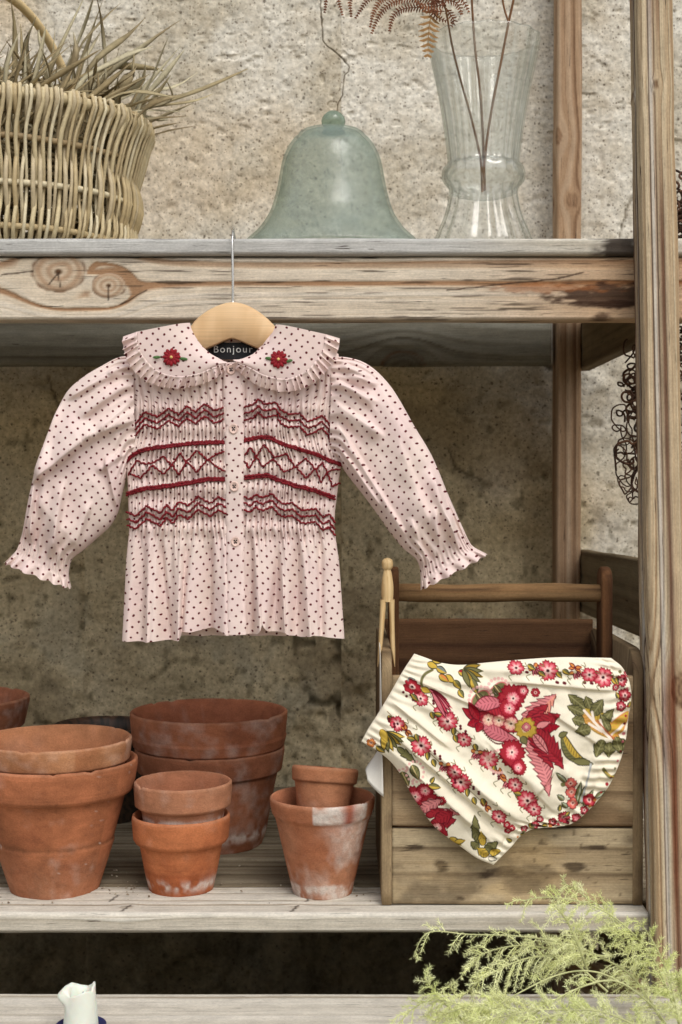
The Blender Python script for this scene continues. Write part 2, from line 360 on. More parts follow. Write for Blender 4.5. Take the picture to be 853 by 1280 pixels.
# ------------------------------------------------------------------ wall
CRACK = np.array([(399, -30), (401, 10), (404, 52), (409, 58), (417, 64), (424, 70), (431, 77), (437, 84), (436, 90), (431, 94), (429, 108), (428, 120), (423, 130), (421, 140)], float)
def seg_dist(px, py, poly):
    d = np.full(px.shape, 1e9)
    for a, b in zip(poly[:-1], poly[1:]):
        ab = b - a; t = np.clip(((px - a[0]) * ab[0] + (py - a[1]) * ab[1]) / (ab @ ab), 0, 1)
        d = np.minimum(d, np.hypot(px - a[0] - t * ab[0], py - a[1] - t * ab[1]))
    return d
def to_px(V):
    x, y, z = V[..., 0], V[..., 1], V[..., 2] - ZE
    f = y * CP - z * SP; u = y * SP + z * CP
    return 426.5 + FPX * x / f, 640 - FPX * u / f
def wall():
    cx = P(np.array([394, 442]), 70, D_WALL)[:, 0]
    xs = np.r_[np.arange(-3.2, -0.78, 0.08), np.arange(-0.78, cx[0], 0.0036), np.arange(cx[0], cx[1], 0.0008), np.arange(cx[1], 0.80, 0.0036), np.arange(0.80, 3.2, 0.08)]
    zs = np.r_[np.arange(-0.02, 0.25, 0.05), np.arange(0.25, 1.90, 0.0038), np.arange(1.90, 2.25, 0.0012), np.arange(2.25, 2.40, 0.0038), np.arange(2.40, 3.3, 0.08)]
    X, Z = np.meshgrid(xs, zs, indexing='ij')
    px, py = to_px(np.stack([X, np.full_like(X, D_WALL), Z], -1))
    low = sstep(480, 900, py + 80 * (fbm(X * 6, Z * 6, 3, 9) - 0.5))
    Y = D_WALL + 0.012 * (fbm(X * 4, Z * 4, 3, 1) - 0.5) + 0.006 * (fbm(X * 22, Z * 22, 4, 2) - 0.5) + low * 0.026 * (fbm(X * 14, Z * 18, 4, 4) - 0.5) + sstep(1.62, 1.4, Z) * 0.05 * (fbm(X * 6.5 + 3, Z * 8, 3, 54) - 0.5) + 0.003 * (fbm(X * 90, Z * 90, 2, 5) - 0.5)
    pits = sstep(0.66, 0.80, fbm(X * 60, Z * 60, 2, 6)); Y += 0.003 * pits
    # rough stones showing near the middle shelf
    rs = np.exp(-(((px - 430) / 75) ** 2 + ((py - 900) / 70) ** 2)); Y += rs * 0.05 * (fbm(X * 26, Z * 30, 3, 44) - 0.45)
    c = mix(S(216, 211, 198), S(194, 186, 168), sstep(0.35, 0.68, fbm(X * 7, Z * 7, 4, 11)))
    c = mix(c, S(200, 178, 146), 0.5 * sstep(0.5, 0.75, fbm(X * 3.2, Z * 3.2, 4, 12)))
    # olive tone below the upper shelf: algae plus the shelf's shade painted in, ragged edge
    alg_shade = sstep(0.30, 0.62, fbm(X * 3.5, Z * 3.5, 4, 13) + 0.34 * sstep(1.62, 1.25, Z) - 0.55 * sstep(0.36, 0.52, X) - 0.10) * sstep(1.72, 1.52, Z)
    c = mix(c, mix(mix(S(216, 198, 158), S(188, 168, 126), fbm(X * 16, Z * 16, 4, 14)), S(142, 124, 90), 0.7 * sstep(0.50, 0.60, fbm(X * 5.5 + 0.3 * fbm(X * 30, Z * 30, 2, 7), Z * 6.5, 4, 57))), 0.85 * alg_shade)  # dark blotches paint in the shading of coarse stone relief
    c = mix(c, S(188, 178, 152), 0.7 * low * sstep(0.56, 0.7, fbm(X * 10, Z * 10, 4, 15)))
    c = mix(c, S(96, 88, 62), 0.55 * pits * sstep(1.6, 1.3, Z))
    c = mix(c, S(74, 66, 48), 0.8 * sstep(0.62, 0.45, Z + 0.25 * (fbm(X * 5, Z * 5, 4, 19) - 0.5)))  # foot of the wall darkened to deepen the shade under the middle shelf
    vein = np.abs(fbm(X * 4.2 + 0.4 * fbm(X * 20, Z * 20, 2, 3), Z * 3.2, 4, 21) - 0.5)
    vm = sstep(0.016, 0.004, vein) * sstep(1.66, 1.45, Z) * sstep(0.40, 0.62, fbm(X * 3, Z * 3, 2, 23))
    c = mix(c, S(70, 62, 44), 0.8 * vm); Y += 0.006 * vm
    jx = px + 2.6 * (fbm(py * 0.10, px * 0.02, 4, 31) - 0.5); dcr = seg_dist(jx, py, CRACK)
    wd = 0.35 + 0.9 * vn(py * 0.11, 0, 32) ** 2
    cm = sstep(wd + 0.55, wd * 0.3, dcr)
    c = mix(c, S(88, 76, 58), 0.9 * cm); Y += 0.003 * cm
    # short hairline cracks beside the right post
    for poly in ([(790, 250), (783, 262), (779, 280), (776, 297)], [(60, 470), (80, 520), (62, 560), (58, 600), (36, 640)], [(600, 600), (570, 585), (560, 560)]):
        h = sstep(2.0, 0.6, seg_dist(px + 3 * (vn(py * 0.2, px * 0.05, 8) - 0.5), py, np.array(poly, float))); c = mix(c, S(78, 68, 50), 0.7 * h); Y += 0.004 * h
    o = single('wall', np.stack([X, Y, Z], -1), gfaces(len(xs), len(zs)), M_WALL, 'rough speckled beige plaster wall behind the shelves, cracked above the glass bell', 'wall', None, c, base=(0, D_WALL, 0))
wall()

# ------------------------------------------------------------------ wooden shelf unit
PAL_GREY = (S(206, 196, 180), S(176, 160, 136), S(134, 108, 80))
PAL_WARM = (S(214, 190, 154), S(196, 156, 110), S(134, 86, 50))
PAL_POST = (S(208, 192, 162), S(172, 144, 110), S(82, 54, 38))
PAL_DARK = (S(150, 136, 108), S(128, 112, 86), S(90, 74, 54))
PAL_PALE = (S(222, 217, 205), S(206, 199, 184), S(168, 156, 136))
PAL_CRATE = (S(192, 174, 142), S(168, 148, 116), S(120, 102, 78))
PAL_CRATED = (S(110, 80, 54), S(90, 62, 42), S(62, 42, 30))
def wood(l, v, pal, seed, freq, knots=(), warp=0.004, wl=1.6):
    g = v + warp * (fbm(l * wl, v * 9 + seed, 3, seed) - 0.5) * 2
    kmask = np.zeros_like(g); kr = np.zeros_like(g)
    for (kl, kv, R) in knots:
        dl = (l - kl) * 0.75; dv = v - kv; r2 = dl * dl + dv * dv
        g = g - dv * (R * 1.5) ** 2 / np.maximum(r2, (R * 1.5) ** 2) * 0.92
        r = np.sqrt(r2) / R; w_ = sstep(1.12, 0.92, r + 0.16 * (vn(l * 140, v * 140, seed + 3) - 0.5)); kmask = np.maximum(kmask, w_); kr = np.where(w_ > 0, r, kr)
    a = fbm(g * freq, l * 0.35 + seed, 2, seed + 1); f = vn(g * freq * 4.3, l * 0.8, seed + 2); h2 = vn(g * freq * 11, l * 1.2, seed + 4)
    band = np.clip(0.62 * a + 0.26 * f + 0.12 * h2, 0, 1)
    t = np.clip((band - 0.26) / 0.46, 0, 1)
    g2 = g * freq * 0.9 + 1.4 * fbm(g * freq * 0.3, l * 0.25, 2, seed + 12); fl_ = np.floor(g2); saw = g2 - fl_
    ring_ = saw ** 2.6 * sstep(1.0, 0.94, saw) * (0.25 + 0.95 * hsh(fl_.astype(np.int64) & 0xfffff, fl_.astype(np.int64) * 0 + 3, seed)) * (0.5 + 0.9 * vn(l * 4, g2 * 0.5, seed + 13))
    t = np.clip(0.62 * t + 0.85 * ring_ - 0.04, 0, 1)
    c = np.where((t < 0.5)[..., None], mix(pal[0], pal[1], np.clip(t * 2, 0, 1)), mix(pal[1], pal[2], np.clip(t * 2 - 1, 0, 1)))
    rel = -(t - 0.4)
    if len(knots):
        ring = 0.5 + 0.5 * np.sin(kr * 16 + 3 * vn(l * 60, v * 60, seed + 6))
        kc = mix(mix(pal[1], pal[2], 0.25), mix(pal[1], pal[2], 0.75), ring); kc = mix(kc, S(92, 66, 44), sstep(0.2, 0.08, kr)); kc = mix(kc, S(110, 76, 50), 0.85 * np.exp(-((kr - 1.0) / 0.07) ** 2))
        c = mix(c, kc, kmask); rel = rel * (1 - kmask) + kmask * (0.3 - 0.9 * np.exp(-((kr - 1.0) / 0.08) ** 2))
    return c, rel
def board(name, parent, p0, p1, wdir, W, T, pal, seed, mat=None, freq=70, knots=(), relief=0.0012, dl=0.005, dv=0.0025, bev=0.003, stain=None, wob=0.0015, warp=0.004):
    """p0->p1 = centre line; wdir = direction of the width W; T = thickness; knots/stain use l from p0 and v across the width on the face at -thickness side"""
    p0 = np.array(p0, float); p1 = np.array(p1, float); L = np.linalg.norm(p1 - p0); ax = (p1 - p0) / L
    wd = np.array(wdir, float); wd -= ax * (wd @ ax); wd /= np.linalg.norm(wd); td = np.cross(ax, wd)
    # perimeter of a rounded rectangle
    def side(a, b, n): return [np.array(a) + (np.array(b) - np.array(a)) * k / n for k in range(n)]
    hw, ht = W / 2, T / 2; nW = max(2, int(W / dv)); nT = max(2, int(T / dv)); b_ = min(bev, ht * 0.5, hw * 0.5)
    per = side((-hw + b_, -ht), (hw - b_, -ht), nW) + side((hw - b_, -ht), (hw, -ht + b_), 2) + side((hw, -ht + b_), (hw, ht - b_), nT) + side((hw, ht - b_), (hw - b_, ht), 2) + side((hw - b_, ht), (-hw + b_, ht), nW) + side((-hw + b_, ht), (-hw, ht - b_), 2) + side((-hw, ht - b_), (-hw, -ht + b_), nT) + side((-hw, -ht + b_), (-hw + b_, -ht), 2)
    per = np.array(per); m = len(per); n = max(3, int(L / dl))
    l = np.linspace(0, L, n)[:, None] * np.ones(m); a = per[:, 0][None] * np.ones((n, 1)); t = per[:, 1][None] * np.ones((n, 1))
    vcoord = np.where(np.abs(t) > ht - b_ * 1.01, a + 0.35 * (t + ht), a + 0.5 * (t + ht))
    c, rel = wood(l, vcoord + hw, pal, seed, freq, knots, warp)
    nrm = per / np.array([hw, ht]); k = np.abs(nrm) ** 6; nrm = np.sign(nrm) * k; nrm /= np.linalg.norm(nrm, axis=1)[:, None] + 1e-9
    disp = relief * rel + wob * (fbm(l * 7, vcoord * 25, 3, seed + 9) - 0.5) * 2
    if stain is not None: c = stain(l, vcoord + hw, t, c)
    A = a + nrm[:, 0][None] * disp; Tt = t + nrm[:, 1][None] * disp
    V = p0 + l[..., None] * ax + A[..., None] * wd + Tt[..., None] * td
    pu = np.r_[0, np.cumsum(np.linalg.norm(np.diff(per, axis=0), axis=1))]
    UV = np.stack([l + seed * 0.37, pu[None] * np.ones((n, 1)) + seed * 0.11], -1)
    V = V.reshape(-1, 3); F = gfaces(n, m, cv=True)
    # end caps: collapse ring to a centre line ring
    cap0 = V[:m] * 0.02 + (p0) * 0.98; cap1 = V[-m:] * 0.02 + p1 * 0.98
    V2 = np.vstack([V, cap0, cap1]); j = np.arange(m); j2 = (j + 1) % m; nb = n * m
    F = np.vstack([F, np.stack([nb + j, j, j2, nb + j2], -1), np.stack([(n - 1) * m + j, nb + m + j, nb + m + j2, (n - 1) * m + j2], -1)])
    c2 = np.vstack([c.reshape(-1, 3), c[0] * 0.9, c[-1] * 0.9]); u2 = np.vstack([UV.reshape(-1, 2), UV[0] * [1, 30], UV[-1] * [1, 30]])
    return part(name, V2, F[:, ::-1], mat or M_WOOD, parent, c2, u2)

unit = thing('shelf_unit', (-0.12, 2.0, 0), 'weathered timber shelving unit standing against the plaster wall', 'shelf')
XL, XR = -1.15, 0.50
KX = lambda px, d: float(P(px, 0, d)[0])
# upper shelf: boards (front one's edge shows), front beam with two knots, back beam, side rail
def blot(l, v, cx, cy, rx, ry, s):
    return sstep(1.15, 0.55, np.hypot((l - cx) / rx, (v - cy) / ry) + 1.5 * (fbm(l * 70, v * 260, 4, s) - 0.5) + 0.7 * (fbm(l * 18, v * 60, 2, s + 3) - 0.5))
def st_board(l, v, t, c):
    X = l + XL
    c = mix(c, S(176, 180, 184), 0.55 * sstep(0.30, 0.1, X))
    return mix(c, S(46, 32, 24), 0.9 * blot(l, v, KX(775, 1.74) - XL, 0.0, 0.035, 0.3, 5))
d0 = 1.742
for k in range(5):
    W = 0.118
    zc = (Z_TOP + Z_BOARD) / 2; T = Z_TOP - Z_BOARD - 0.001
    board('plank', unit, (XL, d0 + W / 2, zc), (XR, d0 + W / 2, zc), (0, 1, 0), W, T, PAL_PALE if k == 0 else PAL_GREY, 30 + k, freq=60, dl=0.005 if k == 0 else 0.02, dv=0.0025 if k == 0 else 0.006, bev=0.004, stain=st_board if k == 0 else None, wob=0.001, relief=0.0008)
    d0 += W + 0.005
def st_beam(l, v, t, c):
    X = l + XL; px = 426.5 + X * FPX / 1.75
    # brown weather stains at the right end, soft grey bleaching at the left
    warm = sstep(520, 790, px)
    c = mix(c, c * np.array([0.78, 0.58, 0.42]), 0.85 * warm)
    c = mix(c, S(60, 36, 24), 0.9 * blot(l, v, KX(766, 1.75) - XL, 0.046, 0.085, 0.016, 7))
    c = mix(c, S(60, 38, 26), 0.8 * blot(l, v, KX(770, 1.75) - XL, 0.034, 0.060, 0.005, 8))
    c = mix(c, S(150, 92, 50), 0.6 * blot(l, v, KX(690, 1.75) - XL, 0.054, 0.12, 0.006, 9))
    c = mix(c, S(72, 48, 32), 0.8 * blot(l, v, KX(752, 1.75) - XL, 0.016, 0.018, 0.008, 10))
    c = mix(c, S(66, 52, 40), 0.8 * sstep(0.62, 0.75, fbm(l * 16, v * 420, 3, 41)) * sstep(0.5, 0.62, fbm(l * 3, v * 20, 2, 42)))
    for (ax_, ay, bx, by) in ((60, 343, 72, 328), (72, 328, 74, 346), (134, 345, 134, 362), (0, 331, 40, 326), (150, 368, 182, 350), (560, 350, 700, 335), (700, 335, 730, 328), (600, 398, 660, 390)):
        lx, ly = KX(ax_, 1.75) - XL, KX(bx, 1.75) - XL
        za = 0.0 + (400 - ay) * 1.75 / FPX; zb = (400 - by) * 1.75 / FPX
        h = seg_dist(l, v + 0.0015 * (vn(l * 90, v * 60, 4) - 0.5), np.array([(lx, za), (ly, zb)]))
        c = mix(c, S(64, 46, 34), 0.85 * sstep(0.0016, 0.0005, h))
    return c
hb = Z_BOARD - Z_BEAM
kn = [(KX(72, 1.75) - XL, (400 - 327) * 1.75 / FPX, 0.026), (KX(135, 1.75) - XL, (400 - 344) * 1.75 / FPX, 0.0165)]
PAL_BEAM = (S(226, 217, 202), S(214, 198, 174), S(166, 130, 98))
# wdir is +Z so v runs from the underside upward; the -thickness face must look to the camera
board('front_beam', unit, (XL, 1.77, Z_BEAM + hb / 2), (XR, 1.77, Z_BEAM + hb / 2), (0, 0, 1), hb - 0.001, 0.04, PAL_BEAM, 3, freq=52, knots=kn, relief=0.0020, dl=0.0022, dv=0.0014, stain=st_beam, wob=0.0012, warp=0.006)
board('back_beam', unit, (XL, 2.405, Z_BEAM + 0.045), (KX(691, 2.385), 2.405, Z_BEAM + 0.045), (0, 0, 1), 0.09, 0.035, (S(150, 148, 136), S(130, 126, 112), S(90, 84, 70)), 5, freq=50, knots=[(KX(505, 2.385) - XL, 0.006, 0.03)], dl=0.005, dv=0.003)
board('side_rail', unit, (0.432, 1.795, Z_BEAM + 0.035), (0.432, 2.42, Z_BEAM + 0.035), (0, 0, 1), 0.085, 0.024, PAL_DARK, 6, freq=60, dl=0.01, dv=0.004)
# posts: the front ones lean, foot towards the viewer
SLOPE = 0.103
def post_d(z): return 1.75 + SLOPE * (z - Z_TOP) - 0.0275
def st_post(l, v, t, c):
    px = v / 0.044
    g = 0.22 * (fbm(l * 1.1, 0, 3, 77) - 0.5)
    c = mix(c, S(86, 46, 30), 0.85 * np.exp(-((px - 0.60 - g) / 0.09) ** 2) * sstep(0.35, 0.55, fbm(l * 2.2, v * 10, 2, 78)))
    c = mix(c, S(196, 190, 180), 0.8 * np.exp(-((px - 0.36 - g * 0.8) / 0.07) ** 2))
    c = mix(c, S(112, 60, 34), 0.7 * sstep(0.58, 0.72, fbm(l * 2.0, v * 40, 3, 79)))
    c = mix(c, S(70, 46, 32), 0.9 * np.exp(-((px - 0.30 - g * 0.8) / 0.018) ** 2))
    return c
for X0, s in ((0.3742, 11), (-1.11, 12)):
    zt, zb = 2.35, 0.0
    kz = float(P(840, 858, 1.66)[2])
    board('front_post', unit, (X0 + 0.022, post_d(zb), zb), (X0 + 0.022, post_d(zt), zt), (1, 0, 0), 0.044, 0.055, PAL_POST, s, freq=125, knots=[(1.0725 if False else kz + 0.002, 0.040, 0.016), (float(P(820, 110, 1.75)[2]), 0.020, 0.004)], relief=0.0036, dl=0.005 if s == 11 else 0.03, dv=0.0009 if s == 11 else 0.006, stain=st_post if s == 11 else None, wob=0.002, bev=0.004, warp=0.003)
for X0, s in ((KX(697.5, 2.375), 14), (-1.11, 15)):
    board('back_post', unit, (X0 + 0.0215, 2.4, 0), (X0 + 0.0215, 2.4, 2.35), (1, 0, 0), 0.043, 0.05, (S(200, 178, 152), S(172, 142, 112), S(116, 84, 60)), s, freq=70, knots=[(float(P(715, 250, 2.375)[2]), 0.026, 0.010), (float(P(700, 170, 2.375)[2]), -0.004, 0.012)] if s == 14 else (), relief=0.0012, dl=0.006, dv=0.002 if s == 14 else 0.008, warp=0.007)
# middle shelf
def st_mid(l, v, t, c):
    c = mix(c, S(70, 60, 48), 0.75 * sstep(0.52, 0.72, fbm(l * 9, v * 18, 4, 50)) * sstep(0.07, 0.11, v))
    for px_, py_ in ((135, 1118), (157, 1135), (385, 1118), (368, 1136)):
        lx = KX(px_, 1.68) - XL; vv = {1118: 0.07, 1135: 0.03, 1136: 0.03, 1162: 0.0}[py_]
        c = mix(c, S(60, 48, 38), 0.85 * sstep(0.0026, 0.0010, seg_dist(l, v, np.array([(lx - 0.003, vv - 0.012), (lx + 0.004, vv + 0.012)]))))
    return c
d0 = 1.64
for k in range(6):
    W = 0.114
    xr = 0.3735 if k == 0 else 0.47
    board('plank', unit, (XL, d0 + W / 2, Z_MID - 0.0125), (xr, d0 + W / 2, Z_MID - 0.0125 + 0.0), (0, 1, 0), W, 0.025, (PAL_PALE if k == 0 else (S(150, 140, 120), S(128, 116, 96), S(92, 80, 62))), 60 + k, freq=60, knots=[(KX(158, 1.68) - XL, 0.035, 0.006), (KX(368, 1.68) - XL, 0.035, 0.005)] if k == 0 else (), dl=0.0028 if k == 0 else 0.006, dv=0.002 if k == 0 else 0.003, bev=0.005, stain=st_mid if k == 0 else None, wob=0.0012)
    d0 += W + 0.004
board('side_rail', unit, (0.432, 1.70, float(P(0, 743, 1.932)[2])), (0.432, 2.425, float(P(0, 726, 2.416)[2])), (0, 0, 1), 0.11, 0.022, PAL_DARK, 71, freq=55, dl=0.008, dv=0.004)
board('cross_rail', unit, (0.385, 1.72, Z_MID - 0.06), (0.385, 2.42, Z_MID - 0.06), (0, 0, 1), 0.06, 0.022, PAL_DARK, 72, dl=0.02, dv=0.006)
# lowest boards in view, the riser and end panel, both unseen and added to keep light out of the gap
for k, (da, db) in enumerate(((1.50, 1.60), (1.385, 1.496))):
    board('plank', unit, (XL, (da + db) / 2, Z_STEP - 0.0125), (0.46, (da + db) / 2, Z_STEP - 0.0125), (0, 1, 0), db - da, 0.025, PAL_PALE, 80 + k, freq=60, dl=0.006, dv=0.003, bev=0.004, wob=0.001)
board('light_block_riser', unit, (XL, 1.40, Z_STEP / 2 - 0.016), (0.46, 1.40, Z_STEP / 2 - 0.016), (0, 0, 1), Z_STEP - 0.04, 0.02, PAL_GREY, 84, dl=0.03, dv=0.02)  # unseen board added under the step to block light
for k in range(4):
    board('light_block_board', unit, (0.452, 1.70 + 0.18 * k, 0.004), (0.452, 1.70 + 0.18 * k, Z_MID - 0.03), (0, 1, 0), 0.176, 0.018, PAL_DARK, 90 + k, dl=0.02, dv=0.01)  # unseen boards added to darken the space below the middle shelf
board('cross_rail', unit, (0.395, 1.59, Z_STEP - 0.045), (0.36, 2.40, Z_STEP - 0.20), (0, 0, 1), 0.06, 0.03, PAL_WARM, 85, dl=0.01, dv=0.004)

# ------------------------------------------------------------------ basket with dried leaves
BC = np.array([KX(3, 2.0), 2.0]); RB = 0.212
bz0 = Z_TOP; bzr = float(P(0, 105, 1.79)[2])
basket = thing('wicker_basket', (BC[0], BC[1], bz0), 'round pale willow basket with an arched handle on the upper shelf', 'basket')
W_COL = [S(204, 188, 150), S(186, 166, 126), S(218, 206, 174), S(164, 142, 106)]
def ring_path(R, z, n=96, wob=0.002, s=0):
    a = np.linspace(0, 2 * np.pi, n, endpoint=False)
    return np.stack([BC[0] + R * np.cos(a), BC[1] + R * np.sin(a), z + wob * (vn(a * 3, 0, s) - 0.5)], -1)
def torus(R, z, r, s=0, sides=8):
    p = ring_path(R, z, 96, 0.003, s); a = np.linspace(0, 2 * np.pi, 96, endpoint=False); b = np.linspace(0, 2 * np.pi, sides, endpoint=False)
    V = p[:, None] + r * (np.cos(b)[None, :, None] * np.stack([np.cos(a), np.sin(a), 0 * a], -1)[:, None] + np.sin(b)[None, :, None] * np.array([0, 0, 1.0]))
    return V.reshape(-1, 3), gfaces(96, sides, cu=True, cv=True)
HZs = [bz0 + 0.012] + [float(P(0, y, 1.80)[2]) for y in (278, 224, 167)]
HR = [0.166, 0.187, 0.195, 0.197]
for k, (z, R) in enumerate(zip(HZs, HR)):
    V, F = torus(R, z, 0.0042 if k else 0.006, k); part('hoop', V, F, M_WICKER, basket, np.array(W_COL[k % 4]) * 0.95)
V, F = torus(RB - 0.004, bzr - 0.008, 0.0085, 9); part('rim', V, F, M_WICKER, basket, W_COL[0])
# floor of the basket
a = np.linspace(0, 2 * np.pi, 64, endpoint=False); rr = np.array([0.002, 0.05, 0.1, 0.14, 0.164])
part('base', np.stack([BC[0] + rr[:, None] * np.cos(a), BC[1] + rr[:, None] * np.sin(a), np.full((5, 64), bz0 + 0.008)], -1), gfaces(5, 64, cv=True), M_WICKER, basket, S(120, 96, 64))
rods = []
for vnt in range(12):
    rs = random.Random(vnt); par = vnt % 2
    zz = [bz0 + 0.004] + HZs[1:] + [bzr - 0.020]
    pts = []
    def off(i): return 0.0066 * (1 if (i + par) % 2 == 0 else -1)
    th = rs.uniform(-0.012, 0.012)
    rad = [0.164 + off(0), HR[1] + off(1), HR[2] + off(2), HR[3] + off(3), RB + 0.003]
    for i, (z, r) in enumerate(zip(zz, rad)):
        pts.append((r, th + 0.015 * (-1) ** i * (1 if par else -1) * rs.uniform(0.4, 1.4) + (i - 2) * 0.010 * rs.uniform(-0.4, 1.2) + rs.uniform(-0.008, 0.008), z))
    pts.append((RB + 0.0085, pts[-1][1], bzr - 0.010)); pts.append((RB + 0.004, pts[-1][1], bzr + 0.003)); pts.append((RB - 0.006, pts[-1][1], bzr + 0.0035)); pts.append((RB - 0.014, pts[-1][1], bzr - 0.008)); pts.append((RB - 0.014, pts[-1][1], bzr - 0.03))
    pr = cr(pts, 20)
    path = np.stack([pr[:, 0] * np.cos(pr[:, 1]), pr[:, 0] * np.sin(pr[:, 1]), pr[:, 2] - bz0], -1)
    V, F = tube(path, 0.0028 * rs.uniform(0.75, 1.2), 6)
    rods.append(mesh('willow_rod', V, F, mix(W_COL[vnt % 4], W_COL[(vnt + 1) % 4], np.full(len(V), rs.random()))))
NR = 220
for i in range(NR):
    me = rods[(i % 2) + 2 * random.randrange(6)]
    o = link('willow_rod', me, M_WICKER, basket); o.rotation_euler = (0, 0, 2 * math.pi * (i + random.uniform(-0.22, 0.22)) / NR)
ph = np.linspace(-0.25, math.pi + 0.25, 40); hdir = np.array([0.41, 0.91])
hp = np.stack([BC[0] + hdir[0] * 0.2 * np.cos(ph), BC[1] + hdir[1] * 0.2 * np.cos(ph), bzr - 0.02 + 0.215 * np.sin(ph)], -1)
V, F = tube(hp, 0.0068, 10); part('handle', V, F, M_WICKER, basket, S(214, 190, 142))

straw = thing('dried_leaves', (BC[0], BC[1], bzr - 0.12), 'bundle of long dry straw coloured leaves spilling out of the willow basket', 'dried leaves')
def blade(path, wid, seed, fold=0.35):
    p = np.array(path, float); n = len(p); t = np.gradient(p, axis=0); t /= np.linalg.norm(t, axis=1)[:, None]
    rs = random.Random(seed); ref = np.array([rs.uniform(-0.6, 0.6), -1, rs.uniform(-0.5, 0.8)]); sd = np.cross(t, ref); sd /= np.linalg.norm(sd, axis=1)[:, None]; up = np.cross(sd, t)
    s = np.linspace(0, 1, n); w_ = wid * np.minimum(1, (1 - s) * 3.2 + 0.08) * (0.75 + 0.25 * np.sin(s * 7 + seed)) 
    w_ = w_[:, None]
    V = np.stack([p - sd * w_ + up * w_ * fold, p - up * w_ * 0.12, p + sd * w_ + up * w_ * fold, p + up * w_ * 0.2], 1)
    return V.reshape(-1, 3), gfaces(n, 4, cv=True)
ST_COL = [S(180, 166, 130), S(156, 140, 104), S(202, 192, 160), S(132, 114, 82), S(190, 182, 152)]
traced = [((150, 150), (250, 113), (310, 86), 5), ((172, 140), (190, 100), (211, 46), 4), ((168, 140), (205, 95), (231, 62), 4), ((110, 90), (160, 45), (183, 21), 4), ((120, 110), (190, 50), (229, 23), 3), ((95, 110), (112, 50), (131, -6), 3), ((55, 110), (75, 60), (106, -4), 3), ((80, 100), (105, 35), (119, -8), 3), ((95, 75), (125, 30), (151, 4), 3), ((132, 80), (127, 25), (120, -8), 2), ((18, 120), (19, 40), (12, -10), 3), ((38, 120), (33, 60), (46, 20), 5), ((58, 90), (50, 55), (47, 20), 4), ((160, 140), (240, 127), (267, 117), 3), ((165, 140), (215, 125), (205, 92), 4), ((120, 92), (180, 84), (212, 91), 4), ((165, 148), (200, 150), (212, 150), 2), ((150, 125), (215, 110), (248, 90), 3), ((110, 110), (140, 85), (150, 58), 4), ((60, 100), (100, 80), (126, 40), 4), ((30, 115), (28, 70), (26, 30), 3), ((5, 120), (-10, 70), (-25, 40), 4), ((130, 130), (175, 105), (182, 76), 4), ((170, 150), (195, 128), (232, 118), 4), ((80, 108), (95, 70), (92, 40), 5), ((150, 120), (165, 95), (168, 60), 3), ((20, 110), (0, 85), (-20, 75), 4), ((100, 105), (150, 75), (192, 58), 5), ((140, 130), (160, 100), (172, 82), 6)]
k = 0
for (a_, b_, c_, wd_) in traced:
    dd = random.uniform(1.9, 2.08)
    a3 = P(a_[0], a_[1], dd + 0.02); b3 = P(b_[0], b_[1], dd); c3 = P(c_[0], c_[1], dd - random.uniform(-0.04, 0.06))
    root = a3 + (a3 - b3) * 0.25; root[2] = min(root[2], bzr - 0.02)
    V, F = blade(cr([root, a3, b3, c3], 12), wd_ * 0.0015, k); part('leaf_blade', V, F, M_STRAW, straw, mix(ST_COL[k % 5], ST_COL[(k * 3 + 1) % 5], vn(np.arange(len(V)) * 0.1, 0, k))); k += 1
for i in range(210):
    a0 = random.uniform(0, 2 * math.pi); r0 = 0.17 * math.sqrt(random.random())
    root = np.array([BC[0] + r0 * math.cos(a0), BC[1] + r0 * math.sin(a0), bzr - random.uniform(0.06, 0.02)])
    lean = np.array([random.gauss(0.30, 0.7), random.gauss(0, 0.45), random.uniform(0.3, 1.1)]); lean /= np.linalg.norm(lean)
    L = random.uniform(0.08, 0.19); bend = np.array([random.gauss(0, 0.3), random.gauss(0, 0.3), random.gauss(-0.3, 0.3)])
    p1 = root + lean * L * 0.5; p2 = root + lean * L + bend * L * 0.35
    if p1[2] < bzr: p1[2] = bzr + 0.004; p2[2] = max(p2[2], bzr + 0.01)
    V, F = blade(cr([root, p1, p2], 9), random.uniform(0.0022, 0.0052), 100 + i); part('leaf_blade', V, F, M_STRAW, straw, mix(ST_COL[i % 5], ST_COL[(i * 3 + 1) % 5], vn(np.arange(len(V)) * 0.1, 0, i)))

lit = []
for i in range(260):
    a0 = random.uniform(0, 2 * math.pi); r0 = 0.17 * math.sqrt(random.random()); c0 = np.array([BC[0] + r0 * math.cos(a0), BC[1] + r0 * math.sin(a0), bzr - 0.03])
    tip = c0 + np.array([random.gauss(0.035, 0.06), random.gauss(0, 0.05), random.uniform(0.04, 0.12)]); md_ = (c0 + tip) / 2 + np.array([random.gauss(0, 0.012), random.gauss(0, 0.012), 0.008])
    lit.append(blade(cr([c0, md_, tip], 7), random.uniform(0.002, 0.0045), 2000 + i))
for i in range(520):
    a0 = random.uniform(0, 2 * math.pi); r0 = 0.165 * math.sqrt(random.random()); zc = random.uniform(bz0 + 0.015, bzr - 0.03); yaw = random.uniform(0, 6.28); L = random.uniform(0.05, 0.11)
    c0 = np.array([BC[0] + r0 * math.cos(a0), BC[1] + r0 * math.sin(a0), zc]); dv_ = np.array([math.cos(yaw), math.sin(yaw), random.uniform(-0.25, 0.25)]) * L * 0.5
    q0, q1 = c0 - dv_, c0 + dv_
    for q_ in (q0, q1):
        rr_ = np.hypot(q_[0] - BC[0], q_[1] - BC[1])
        if rr_ > 0.18: q_[:2] = BC + (q_[:2] - BC) * 0.18 / rr_
    lit.append(blade(cr([q0, c0 + np.array([0, 0, 0.006]), q1], 5), random.uniform(0.003, 0.006), 900 + i))
